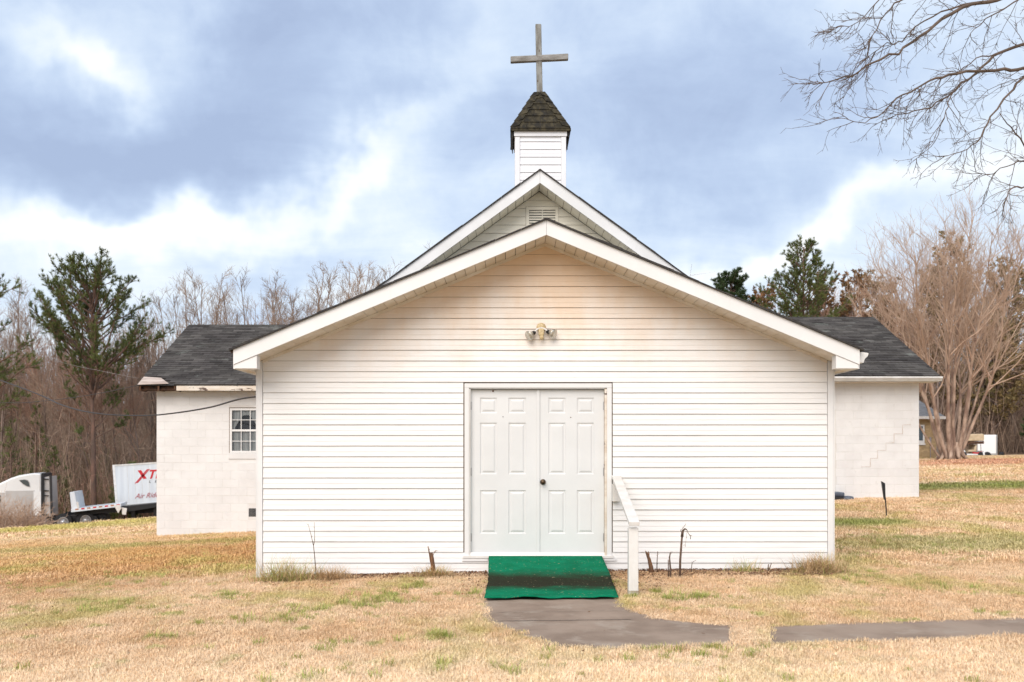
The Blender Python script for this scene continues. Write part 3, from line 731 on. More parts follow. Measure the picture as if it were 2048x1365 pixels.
# left wing
LE = 3.13; LR = 5.09
lw = slab_with_holes(LX, XM - 3.56, -1.1, 3.07, [(win[0] + .0, win[1], 1.33, 2.60)], YB, YB + .19, 'left_block_wall', M['joint'])
blocks(lw, LX, -4.7, -.60, 18, [win, vnt], 3, 1)
MB().box(LX - .003, LX + .19, YB + .19, 30.3, -1.2, 3.05).build('wing_side_wall', M['joint'], church)
MB().prism([(LX, YB + .19, 3.05), (LX, 30.3, 3.05), (LX, 26.9, 4.9)], (.18, 0, 0)).build('wing_gable', M['oldwhite'], church)
# right wing
rw = slab_with_holes(XM + 3.56, RX, -.5, 3.28, [], YB, YB + .19, 'right_block_wall', M['joint'])
dwr = (6.95, 7.975, .45, 2.53)
blocks(rw, 6.75, RX, .275, 15, [(6.5, 7.99, .4, 2.56)], 5, -1)
MB().box(RX - .19, RX + .003, YB + .19, 30.8, -.2, 3.28).build('wing_side_wall', M['joint'], church)
MB().prism([(RX - .18, YB + .19, 3.28), (RX - .18, 30.8, 3.28), (RX - .18, 27.3, 5.15)], (.18, 0, 0)).build('wing_gable', M['oldwhite'], church)
# stair-step crack through the joints of the right wing wall
ck = MB(); cxp = [(1822, 850), (1805, 851), (1805, 868), (1788, 868), (1788, 886), (1772, 886), (1772, 901), (1755, 901), (1755, 917), (1741, 917), (1741, 934), (1722, 934)]
for (a, b_), (c, d_) in zip(cxp, cxp[1:]):
    p, q = at(a, b_, YB - .01), at(c, d_, YB - .01)
    if abs(p.x - q.x) > abs(p.z - q.z): ck.box(q.x, p.x, YB - .0115, YB - .009, p.z - .004, p.z + .004)
    else: ck.box(p.x - .005, p.x + .005, YB - .0125, YB - .010, q.z, p.z)
ck.build('wall_crack', M['crack'], rw)
# side door of the right wing, mostly behind the front room
MB().box(6.98, 7.90, YB + .02, YB + .06, .45, 2.50).build('side_door', M['door'], church)
sf = MB().box(7.905, 7.985, YB - .016, YB + .02, .42, 2.56).box(6.9, 6.975, YB - .016, YB + .02, .42, 2.56).box(6.976, 7.904, YB - .016, YB + .02, 2.50, 2.56).build('side_door_frame', M['oldwhite'], church)
MB().lathe([(.012, 0), (.012, .04), (.033, .05), (.036, .07), (.02, .085)], (7.86, YB + .02, 1.36), (0, -1, 0), 16).build('side_door_knob', M['black'], church, True)

def shingle_roof(x0, x1, ye, ze, yr, zr, seed, gapbox=None):
    rr = random.Random(seed)
    L = math.hypot(yr - ye, zr - ze); dy, dz = (yr - ye) / L, (zr - ze) / L; ny_, nz_ = -dz, dy
    base = MB(); base.prism([(x0, ye, ze - .02), (x0, yr, zr - .02), (x0, yr + (yr - ye), ze - .02)], (x1 - x0, 0, 0))
    roof = base.build('wing_roof', M['shingle_edge'], church)
    mb = MB(); n = int(L / .127) + 1
    for i in range(n):
        s0 = i * .127; s1 = min(s0 + .135, L); q = x0 - (.15 if i % 2 else 0) + rr.uniform(-.02, .02)
        while q < x1:
            a, b_ = max(q + .004, x0), min(q + .301, x1); q += .305
            if b_ - a < .02: continue
            if gapbox and gapbox(a, s0): continue
            j = rr.uniform(-.006, .006); lift = .012 + rr.uniform(0, .008); s00 = s0 + j
            if rr.random() < .02: s00 += .03
            def P(x, s_, o): return (x, ye + dy * s_ + ny_ * o, ze + dz * s_ + nz_ * o)
            k = len(mb.v)
            mb.v += [P(a, s00, lift), P(b_, s00, lift + rr.uniform(-.003, .003)), P(b_, s1, .002), P(a, s1, .002), P(a, s00, -.015), P(b_, s00, -.015)]
            mb.f += [(k, k + 1, k + 2, k + 3), (k + 4, k + 5, k + 1, k), (k + 4, k, k + 3), (k + 1, k + 5, k + 2)]
    mb.build('shingles', M['shingle'], roof, kind='stuff')
    return roof
YEL = 23.03
torn = random.Random(5)
roofL = shingle_roof(-9.11, XM - 1.0, YEL, LE, 26.8, LR, 11, lambda a, s: (a < -8.75 and s < .42) or (a < -8.35 and s < .26 and torn.random() < .75) or (a < -8.3 and s < .1))
roofR = shingle_roof(XM + 1.0, 10.37, YEL, 3.35, 27.25, 5.37, 12)
# left fascia: rotten open end, then peeling board; corner decking laid bare
MB().prism([at(275, 770, YEL - .01), at(337, 768, YEL - .01), at(322, 757, YEL + .30), at(288, 754.5, YEL + .42)], (0, 0, .012)).build('bare_decking', M['bare_ply'], church)
MB().box(-9.10, -8.15, YEL + .12, YEL + .2, LE - .14, LE - .03).build('rotten_rafter_end', M['rotten'], church)
for x in (-9.05, -8.6, -8.2):
    MB().box(x, x + .04, YEL + .02, YEL + .42, LE - .145, LE - .03).build('rafter_tail', M['rotten'], church)
MB().box(-8.14, XL + -.1, YEL + .01, YEL + .035, LE - .145, LE - .025).build('wing_fascia', M['fascia_rot'], church, bevel=.002)
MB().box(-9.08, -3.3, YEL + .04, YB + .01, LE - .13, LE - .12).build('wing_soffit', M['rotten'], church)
# right gutter
gpts = [(7.0, YEL - .002, 3.32), (7.0, YEL - .10, 3.32), (7.0, YEL - .105, 3.285), (7.0, YEL - .07, 3.24), (7.0, YEL - .055, 3.215), (7.0, YEL - .002, 3.215)]
MB().prism(gpts, (3.40, 0, .0)).build('wing_gutter', M['gutter'], church)
MB().box(4.1, 10.36, YEL + .002, YEL + .03, 3.20, 3.33).build('wing_fascia', M['oldwhite'], church)
MB().box(4.1, 10.34, YEL + .035, YB + .01, 3.20, 3.21).build('wing_soffit', M['soffit'], church)

# wing window
wx0, wx1, wz0, wz1 = -6.965, -6.19, 1.475, 2.575
wnd = MB().box(wx0, wx0 + .05, YB - .012, YB + .05, wz0, wz1).box(wx1 - .05, wx1, YB - .012, YB + .05, wz0, wz1).box(wx0 + .05, wx1 - .05, YB - .012, YB + .05, wz1 - .05, wz1).box(wx0 + .05, wx1 - .05, YB - .012, YB + .05, wz0, wz0 + .05).build('window', M['trim'], church)
MB().box(wx0 - .02, wx1 + .02, YB + .0, YB + .05, wz1 + .001, wz1 + .022).box(wx0 - .019, wx0 - .001, YB + .0, YB + .05, wz0, wz1).build('window_reveal', M['dark_gap'], wnd)
MB().box(wx0 - .03, wx1 + .03, YB - .022, YB + .05, wz0 - .15, wz0 - .003).build('window_sill', M['block'], wnd, bevel=.005)
zm = 2.03
MB().box(wx0 + .051, wx1 - .051, YB - .004, YB + .04, zm - .025, zm + .025).build('meeting_rail', M['trim'], wnd)
ix0, ix1 = wx0 + .05, wx1 - .05
for za, zb in ((wz0 + .05, zm - .025), (zm + .025, wz1 - .05)):
    for i in (1, 2):
        x = ix0 + (ix1 - ix0) * i / 3; MB().box(x - .009, x + .009, YB + .004, YB + .018, za, zb).build('muntin', M['trim'], wnd)
    z = (za + zb) / 2; MB().box(ix0, ix1, YB + .003, YB + .019, z - .008, z + .008).build('muntin', M['trim'], wnd)
gm = bpy.data.materials.new('window_glass'); gm.use_nodes = True; t = NT(gm.node_tree); t.n.clear()
tr = t.new('ShaderNodeBsdfTransparent'); gl = t.new('ShaderNodeBsdfGlossy'); gl.inputs['Roughness'].default_value = .03
ms = t.new('ShaderNodeMixShader'); fz_ = t.new('ShaderNodeFresnel'); fz_.inputs[0].default_value = 1.6
t.link(fz_.outputs[0], ms.inputs[0]); t.link(tr.outputs[0], ms.inputs[1]); t.link(gl.outputs[0], ms.inputs[2])
mo = t.new('ShaderNodeOutputMaterial'); t.link(ms.outputs[0], mo.inputs[0]); M['glass'] = gm
for za, zb in ((wz0 + .05, zm - .025), (zm + .025, wz1 - .05)):
    for i in range(3):
        for j in range(2):
            a = ix0 + (ix1 - ix0) * i / 3; b_ = ix0 + (ix1 - ix0) * (i + 1) / 3; c = za + (zb - za) * j / 2; d_ = za + (zb - za) * (j + 1) / 2
            MB().poly([(a + .008, YB + .011, c + .008), (b_ - .008, YB + .011, c + .008), (b_ - .008, YB + .011, d_ - .008), (a + .008, YB + .011, d_ - .008)]).build('pane', gm, wnd)
cm = mat('sheer_curtain', (.52, .54, .53), (.34, .36, .36), 22, .9, stretch=(1, 1, .06))
def curtain(z0, z1, hole):
    mb = MB(); nx_, nz2 = 60, 30; idx = {}
    cx = (ix0 + ix1) / 2 + .0
    for j in range(nz2 + 1):
        z = z0 + (z1 - z0) * j / nz2
        for i in range(nx_ + 1):
            x = ix0 + (ix1 - ix0) * i / nx_; idx[i, j] = len(mb.v); mb.v.append((x, YB + .07 + .012 * math.sin(x * 95 + math.sin(x * 31) * 2), z))
    for j in range(nz2):
        for i in range(nx_):
            x = ix0 + (ix1 - ix0) * (i + .5) / nx_; z = z0 + (z1 - z0) * (j + .5) / nz2
            if hole:
                tq = (z - z0) / .29; hw_ = .285 - .16 * min(1, tq) ** 1.5
                if tq < 1.0 and abs(x - cx) < hw_: continue
                if 1.0 <= tq and math.hypot(x - cx, (z - z0 - .29) * 1.9) < .125: continue
            mb.f.append((idx[i, j], idx[i + 1, j], idx[i + 1, j + 1], idx[i, j + 1]))
    return mb.build('curtain', cm, wnd)
curtain(wz0 + .05, zm - .02, False); curtain(zm + .025, wz1 - .04, True)
MB().box(wx0 - .1, wx1 + .1, YB + .185, YB + .19, wz0 - .1, wz1 + .1).build('dark_interior', M['black'], wnd)
# foundation vent
fv = MB().box(-6.50, -6.10, YB - .002, YB + .004, -.10, .105).build('foundation_vent', M['vent_dark'], church)
for i in range(14):
    x = -6.49 + i * .029; MB().box(x, x + .005, YB - .014, YB - .004, -.085, .09).build('vent_bar', M['metal'], fv)

# ------------------------------------------------------------------ things by the front door
# concrete ramp and green carpet
Y_T = YW - .045; y_b = 9.44; zt_ = .178
def ramp_z(y):
    s_ = (Y_T - y) / (Y_T - y_b)
    return zt_ * (1 - s_) + (.008 if s_ > 0 else 0)
rm = MB(); rm.prism([(-.26, Y_T, -.1), (-.26, Y_T, zt_ - .012), (-.26, y_b + .1, .0), (-.26, y_b + .1, -.1)], (1.33, 0, 0))
ramp = rm.build('ramp', M['ramp'], org=(.4, 10.6, 0)); tag(ramp, 'low concrete ramp under the green carpet at the double doors', 'ramp')
cp = bpy.data.materials.new('green_carpet'); cp.use_nodes = True; t = NT(cp.node_tree); bs = t.n['Principled BSDF']
geo = t.new('ShaderNodeNewGeometry'); p = geo.outputs['Position']; s_ = t.new('ShaderNodeSeparateXYZ'); t.link(p, s_.inputs[0])
nz_ = t.noise(t.vm('MULTIPLY', p, (1, 1.6, 1)), 3.0, 8, .7); nf = t.noise(p, 60, 4, .7)
yy = t.m('ADD', s_.outputs[1], t.m('MULTIPLY', t.m('SUBTRACT', nz_, .5), .55))
band = t.m('SUBTRACT', t.smooth(yy, 9.72, 10.10), t.smooth(yy, 10.35, 10.95)); band = t.m('MULTIPLY', band, t.m('MULTIPLY_ADD', nf, 1.3, .40), clamp=True)
band = t.m('MAXIMUM', band, t.m('MULTIPLY', t.smooth(t.noise(t.vm('MULTIPLY', p, (1, 2.5, 1)), 2.2, 7, .75), .56, .72), .45))
gcol = t.mix(t.smooth(t.noise(p, 5, 6, .7), .35, .7), (.003, .165, .075), (.006, .225, .115))
gcol = t.mix(t.m('MULTIPLY', t.smooth(nf, .4, .62), .4), gcol, (.003, .12, .06))
gcol = t.mix(t.m('MULTIPLY', t.smooth(t.noise(p, 1.7, 6, .7), .45, .7), .45), gcol, (.004, .085, .045))
gcol = t.mix(t.m('MULTIPLY', band, .96), gcol, (.028, .021, .014))
gcol = t.mix(t.m('MULTIPLY', t.smooth(t.noise(p, 30, 3, .6), .66, .70), .65), gcol, (.40, .33, .2))
t.link(gcol, bs.inputs['Base Color']); bs.inputs['Roughness'].default_value = 1; bs.inputs['Specular IOR Level'].default_value = .05
b = t.new('ShaderNodeBump'); b.inputs['Strength'].default_value = .7; b.inputs['Distance'].default_value = .006; t.link(t.noise(p, 260, 3), b.inputs['Height']); t.link(b.outputs[0], bs.inputs['Normal'])
mb = MB(); nxc, nyc = 34, 48; idx = {}
for j in range(nyc + 1):
    s_ = j / nyc; y = Y_T + .03 + (y_b - Y_T - .03) * s_
    sl_ = y / F
    left = (978 + (976 - 978) * min(s_ / .6, 1) + max(0, s_ - .62) * -20 - CX) * sl_
    right = (1203 + 35 * s_ - CX) * sl_
    for i in range(nxc + 1):
        u = i / nxc; x = left + (right - left) * u; ye = y - (math.sin(u * 17) * .018 + math.sin(u * 41) * .008) * s_ ** 6
        z = max(ramp_z(ye), .022) + .006 + .006 * math.sin(x * 9 + y * 4) * s_ + (.012 * math.exp(-((s_ - .97) / .03) ** 2) * (math.sin(u * 23) > .3)) + (-.018 * math.exp(-((s_ - .62) / .1) ** 2) + .015)
        idx[i, j] = len(mb.v); mb.v.append((x + (rnd.random() - .5) * .006 * (i in (0, nxc)), ye, z))
for j in range(nyc):
    for i in range(nxc): mb.f.append((idx[i, j], idx[i, j + 1], idx[i + 1, j + 1], idx[i + 1, j]))
co = mb.build('carpet', cp, smooth=True, org=(.4, 10.6, 0)); tag(co, 'green outdoor carpet with a dark muddy band on the door ramp', 'carpet')
md = co.modifiers.new('thick', 'SOLIDIFY'); md.thickness = .008; md.offset = 1

# handrail
hr = thing('handrail', 'white painted wooden handrail on a single post beside the green carpet', 'handrail', (1.243, 9.76, 0))
pb = MB().box(1.243 - .05, 1.243 + .05, 9.71, 9.81, -.1, .715); pb.build('post', M['oldwhite'], hr, bevel=.006)
MB().box(1.243 - .0515, 1.243 + .0515, 9.7085, 9.8115, -.1, .075).build('post_foot', M['post_rot'], hr)
p0 = Vector((1.243, 9.66, .742)); p1 = Vector((1.288, YW - .016, 1.165))
dv = p1 - p0; sdv = Vector((.054, 0, 0)); up = Vector((0, -.2, .98)).normalized() * .042
rl = MB(); rl.v = [tuple(q) for q in (p0 - sdv, p0 + sdv, p0 + sdv + up, p0 - sdv + up, p1 - sdv, p1 + sdv, p1 + sdv + up, p1 - sdv + up)]
rl.f = [(0, 1, 2, 3), (7, 6, 5, 4), (1, 0, 4, 5), (2, 1, 5, 6), (3, 2, 6, 7), (0, 3, 7, 4)]; rl.build('rail', M['oldwhite'], hr, bevel=.005)
MB().box(1.235, 1.325, YW - .10, YW - .016, .885, 1.10).build('wall_bracket', M['oldwhite'], hr, bevel=.004)
MB().poly([(1.188, 9.705, .06), (1.298, 9.705, .06), (1.298, 9.705, -.05), (1.188, 9.705, -.05)])

# flood light
FLX = fx(1082); fl = thing('flood_light', 'twin bulb flood light with yellowed sensor above the double doors', 'flood light', (FLX, YW, fz(665)))
MB().lathe([(.058, 0), (.058, .018), (.045, .034), (.01, .038)], (FLX, YW - .014, fz(657)), (0, -1, 0), 24).build('mounting_plate', M['ivory'], fl, True)
MB().box(FLX - .034, FLX + .034, YW - .11, YW - .05, fz(674), fz(660)).build('sensor_body', M['ivory'], fl, bevel=.012)
MB().lathe([(.022, 0), (.026, .03), (.022, .05), (.008, .055)], (FLX + .004, YW - .09, fz(674)), (0, -.2, -1), 16).build('sensor_eye', M['ivory'], fl, True)
for sx, px, py in ((-1, 1066, 669), (1, 1097, 667)):
    o_ = Vector((fx(px), YW - .07, fz(py)))
    ax = Vector((sx * .75, -.62, -.5 if sx < 0 else -.32)).normalized()
    MB().tube([(FLX, YW - .045, fz(658)), (FLX + sx * .05, YW - .055, fz(661)), tuple(o_)], .011, 8).build('lamp_arm', M['trim'], fl, True)
    hd = MB().lathe([(.020, -.03), (.026, -.012), (.026, .01), (.032, .018)], o_, ax, 20).build('lamp_holder', M['black'], fl, True)
    MB().lathe([(.024, .012), (.040, .035), (.058, .07), (.062, .082), (.057, .088), (.030, .094), (.004, .096)], o_, ax, 24).build('bulb', M['lampglass'], fl, True)

# sign stake
sg = thing('sign_stake', 'leaning black metal stake with a thin dark sign plate seen edge on', 'sign', (7.45, 18.9, gz(7.45, 18.9)))
g0 = gz(7.45, 18.9)
MB().tube([(7.46, 18.9, g0 - .1), (7.43, 18.9, g0 + .35), (7.37, 18.9, g0 + .70)], [.012, .013, .013], 6).build('stake', M['black'], sg)
MB().prism([(7.345, 18.88, g0 + .71), (7.425, 18.90, g0 + .67), (7.435, 18.90, g0 + .36), (7.40, 18.88, g0 + .34)], (.10, .30, 0)).build('sign_plate', M['black'], sg)

# door step of the right wing
stp = thing('door_step', 'dark slate step with a rounded top slab at the side door', 'step', (7.6, 23.0, .33))
MB().box(7.05, 8.22, 22.92, 23.40, .18, .42).build('riser', M['black'], stp, bevel=.02)
MB().box(7.03, 8.05, 22.97, 23.43, .421, .52).build('tread', M['slate'], stp, bevel=.03)
MB().box(8.0, 8.24, 22.86, 23.2, .19, .43).build('corner_stone', M['slate'], stp, bevel=.04)

# ------------------------------------------------------------------ cables
def cable(name, label, pts, r, m):
    mb = MB(); P = [Vector(p) for p in pts]; out = []
    n = 14
    for i in range(len(P) - 1):
        a = P[max(i - 1, 0)]; b_, c = P[i], P[i + 1]; d_ = P[min(i + 2, len(P) - 1)]
        for k in range(n):
            u = k / n; out.append(.5 * ((2 * b_) + (c - a) * u + (2 * a - 5 * b_ + 4 * c - d_) * u * u + (3 * b_ - a - 3 * c + d_) * u ** 3))
    out.append(P[-1]); mb.tube(out, r, 5); o = mb.build(name, m, org=tuple(P[-1])); tag(o, label, 'cable')
    return out
c_end = Vector((XL - .02, 12.9, at(513, 790, 12.9).z))
cable('service_cable', 'sagging black service cable clamped to the corner of the front room', [at(-350, 640, 23), at(20, 768, 19), at(128, 812, 17.2), at(200, 828, 16.1), at(285, 831.5, 15.2), at(345, 827, 14.6), at(420, 815, 13.9), at(485, 797.5, 13.2), c_end], .012, M['wire'])
cable('upper_cable', 'thin pale cable running through the pine to the rotten eave corner', [at(-300, 640, 34), at(50, 703, 30), at(130, 727, 27.5), at(200, 742, 25.5), at(276, 757, 23.1)], .004, M['wire_pale'])
cable('lower_cable', 'thin dark cable rising from far left to the rotten eave corner', [at(-300, 800, 40), at(0, 806, 33), at(80, 803, 30), at(150, 795, 27.5), at(215, 784, 25), at(275, 771, 23.0)], .009, M['wire'])

# ------------------------------------------------------------------ trees
def frame_of(d):
    d = d.normalized(); u = Vector((0, 0, 1)).cross(d)
    if u.length < .05: u = Vector((1, 0, 0)).cross(d)
    u.normalize(); return d, u, d.cross(u)
def away(d, ang, az):
    d, u, v = frame_of(d); return (d * math.cos(ang) + (u * math.cos(az) + v * math.sin(az)) * math.sin(ang)).normalized()
def stem(mb, p, d, L, r0, r1, nseg, n, rr, wob=.12, up=0.0):
    pts = [Vector(p)]; d = Vector(d)
    for i in range(nseg):
        d = (d + Vector((rr.gauss(0, wob), rr.gauss(0, wob), rr.gauss(0, wob) + up))).normalized(); pts.append(pts[-1] + d * (L / nseg))
    mb.tube(pts, [r0 + (r1 - r0) * i / nseg for i in range(nseg + 1)], n, caps=False)
    return pts
def along(pts, t):
    k = t * (len(pts) - 1); i = min(int(k), len(pts) - 2); return pts[i].lerp(pts[i + 1], k - i), (pts[i + 1] - pts[i]).normalized()
def bare_tree(H, seed, spread=.45, prim=30, sec=9, twg=5, base=.18, r=.011, tw=.012, forks=1, lean=0.):
    """returns (trunk, crown) builders for a leafless tree of height H standing at the origin"""
    rr = random.Random(seed); tb, cb = MB(), MB(); leaders = []
    main = stem(tb, (0, 0, -.4), (rr.gauss(0, .05) + lean, rr.gauss(0, .05), 1), H + .4, H * r, H * r * .12, 12, 7, rr, .045, .02); leaders.append((main, H, base))
    for k in range(forks - 1):
        p, d = along(main, rr.uniform(.18, .45)); L = (H - p.z) * rr.uniform(.75, .98)
        q = stem(tb, p, away(d, rr.uniform(.25, .5), rr.uniform(0, 6.28)), L, H * r * .6, H * r * .08, 8, 6, rr, .05, .10); leaders.append((q, L, .1))
    for pts, HL, b0 in leaders:
        for i in range(prim):
            t = b0 + (1 - b0) * ((i + rr.random()) / prim) ** .85 * .985; p, d = along(pts, t)
            L = HL * spread * (1.02 - t) ** .7 * rr.uniform(.55, 1.0) + .5
            dd = away(d, rr.uniform(.55, 1.0) * (1.15 - .4 * t), rr.uniform(0, 6.28)); r1 = max(.016, L * .010)
            bp = stem(cb, p, dd, L, r1, .008, 5, 4, rr, .13, .10)
            for j in range(max(3, int(sec * (.4 + L / (HL * spread))))):
                q, e = along(bp, rr.uniform(.2, 1.0)); l2 = L * rr.uniform(.18, .45) + .25
                sp = stem(cb, q, away(e, rr.uniform(.4, .8), rr.uniform(0, 6.28)), l2, tw * .8, tw * .42, 3, 3, rr, .15, .10)
                for k in range(twg):
                    q2, e2 = along(sp, rr.uniform(.15, 1.0)); l3 = l2 * rr.uniform(.3, .6) + .12
                    stem(cb, q2, away(e2, rr.uniform(.35, .8), rr.uniform(0, 6.28)), l3, tw * .42, tw * .22, 2, 3, rr, .15, .08)
    return tb, cb
def to_me(mb, name, m):
    me = bpy.data.meshes.new(name); me.from_pydata(mb.v, [], mb.f); me.materials.append(m); me.update()
    me.polygons.foreach_set('use_smooth', [True] * len(me.polygons)); return me
def plant_tree(name, tme, cme, loc, rz, s, label, cat, group=None):
    o = thing(name, label, cat, loc, group); o.rotation_euler = (0, 0, rz); o.scale = (s, s, s * 1.0)
    link('trunk', tme, o); link('crown', cme, o); return o

def tufts(P, D, n, length, width, rr_seed, spread=1.0, flat=False):
    """n thin needles per tuft at the points P along the directions D"""
    g = np.random.default_rng(rr_seed); K = len(P)
    P = np.repeat(np.asarray(P), n, 0); D = np.repeat(np.asarray(D), n, 0)
    d = D + g.normal(0, spread * .6, P.shape); d /= np.linalg.norm(d, axis=1, keepdims=True) + 1e-9
    L = length * g.uniform(.6, 1.1, (len(P), 1)); s = np.cross(d, g.normal(0, 1, P.shape)); s /= np.linalg.norm(s, axis=1, keepdims=True) + 1e-9
    if flat:
        b = P + d * L * .15; V = np.stack([b - s * 0, b + d * L * .5 + s * width, b + d * L, b + d * L * .5 - s * width], 1).reshape(-1, 3)
        i = np.arange(len(P)) * 4; return V, np.stack([i, i + 1, i + 2, i + 3], 1)
    V = np.stack([P - s * width * .5, P + s * width * .5, P + d * L], 1).reshape(-1, 3)
    i = np.arange(len(P)) * 3; return V, np.stack([i, i + 1, i + 2], 1)
def pine(name, H, prof, t0, nl, seed, label, cat, loc, needle_mat, tn=9, nl_len=.26, wid=.022, dens=1.0, group=None, trunk_r=.016, top=.75, bark='pine_bark', flat=False, lift=.25, skip=None, lean=0., cl=.32):
    """prof(t) -> limb length at the height fraction t"""
    rr = random.Random(seed); tb, cb = MB(), MB(); o = thing(name, label, cat, loc, group)
    org = Vector(loc)
    main = stem(tb, (0, 0, -.4), (lean, 0, 1), H + .4, H * trunk_r, H * trunk_r * .15, 12, 8, rr, .03, .02)
    TP, TD = [], []
    for i in range(nl):
        t = t0 + (1 - t0) * (i + rr.random()) / nl; t = min(t, .995); p, d = along(main, t); L = prof(t) * rr.uniform(.65, 1.08)
        if L <= .15: continue
        az = rr.uniform(0, 6.283); ang = 1.45 - lift - top * max(0, (t - .72)) / .28
        if skip and skip(t, az): continue
        bp = stem(tb, p, away(Vector((0, 0, 1)), ang, az), L, max(.02, L * .018), .012, 5, 4, rr, .12, .10)
        for j in range(max(3, int(L * 6 * dens))):
            u = rr.uniform(cl, 1.0); q, e = along(bp, u); l2 = rr.uniform(.25, .65) * (1.25 - .5 * u) * min(1.2, .35 + L * .3)
            sp = stem(tb, q, away(e, rr.uniform(.3, 1.1), rr.uniform(0, 6.28)), l2, .014, .007, 2, 3, rr, .1, .18)
            for k in range(4):
                q2, e2 = along(sp, rr.uniform(.35, 1.0)); TP.append(tuple(q2)); TD.append(tuple(e2 + Vector((0, 0, .25))))
        TP.append(tuple(bp[-1])); TD.append(tuple((bp[-1] - bp[-2]).normalized()))
    V, Fc = tufts(TP, TD, tn, nl_len, wid, seed, 1.0, flat)
    tme = to_me(tb, 'trunk', M[bark]); cme = npmesh('crown', V, Fc, M[needle_mat])
    link('trunk', tme, o); link('crown', cme, o); return o

# --- the bare wood behind the lawn
variants = []
for k, (H, sp, pr_, sc_, tw_, fk) in enumerate([(15, .24, 26, 6, 4, 1), (15, .28, 16, 6, 4, 3), (15, .34, 17, 6, 4, 2), (15, .22, 20, 6, 4, 2), (15, .38, 18, 7, 4, 3)]):
    tb, cb = bare_tree(H, 100 + k, sp, pr_, sc_, tw_, .22 if k != 3 else .35, .0085, .017, fk)
    m = M['twig_red'] if k in (2, 4) else M['twig']
    variants.append((to_me(tb, 'trunk', M['bark']), to_me(cb, 'crown', m)))
def wood(px0, px1, n, d0, d1, top_fn, seed, label, group, vs=(0, 1, 2, 3, 4)):
    rr = random.Random(seed)
    for i in range(n):
        px = px0 + (px1 - px0) * (i + rr.uniform(.1, .9)) / n; d = rr.uniform(d0, d1); x = (px - CX) / F * d; g = gz(x, d)
        H = EYE + (HY - top_fn(px)) / F * d - g; H *= rr.uniform(.88, 1.07); v = rr.choice(vs)
        plant_tree('bare_tree', variants[v][0], variants[v][1], (x, d, g), rr.uniform(0, 6.28), H / 15, label, 'tree', group)
def topL(px): return np.interp(px, [-300, 0, 60, 150, 230, 330, 400, 520, 600, 660, 760, 830], [560, 585, 600, 640, 640, 610, 562, 572, 560, 570, 515, 535])
wood(-260, 300, 22, 63, 70, lambda p: topL(p) + 60, 1, 'slender leafless tree at the front edge of the wood behind the trucks', 'leafless trees at the edge of the left wood')
wood(-300, 860, 34, 72, 86, topL, 2, 'tall leafless tree deeper in the wood left of the chapel', 'leafless trees deep in the left wood', (0, 1, 3))
wood(-300, 900, 24, 90, 108, lambda p: topL(p) + 45, 3, 'far leafless tree at the back of the wood left of the chapel', 'leafless trees at the back of the left wood')
wood(290, 760, 12, 60, 72, lambda p: topL(p) - 6, 8, 'fine branched leafless tree rising just above the left wing roof', 'leafless trees over the left wing roof', (0, 1, 3))
def topR(px): return np.interp(px, [1350, 1450, 1560, 1640, 1740, 1850, 2048, 2300], [660, 635, 600, 590, 600, 560, 560, 540])
wood(1400, 1800, 30, 86, 104, lambda p: topR(p) + 6, 4, 'reddish leafless tree above the right wing roof', 'leafless trees over the right wing roof', (2, 4))
wood(1740, 2300, 20, 86, 98, lambda p: topR(p) + 30, 5, 'leafless tree in the wood behind the white utility trailer', 'leafless trees in the right wood')
wood(1760, 2350, 16, 104, 125, topR, 6, 'far leafless tree at the back of the wood right of the chapel', 'leafless trees at the back of the right wood')
wood(900, 1380, 8, 95, 115, lambda p: 700, 9, 'leafless tree hidden low behind the chapel roof', 'leafless trees behind the chapel')

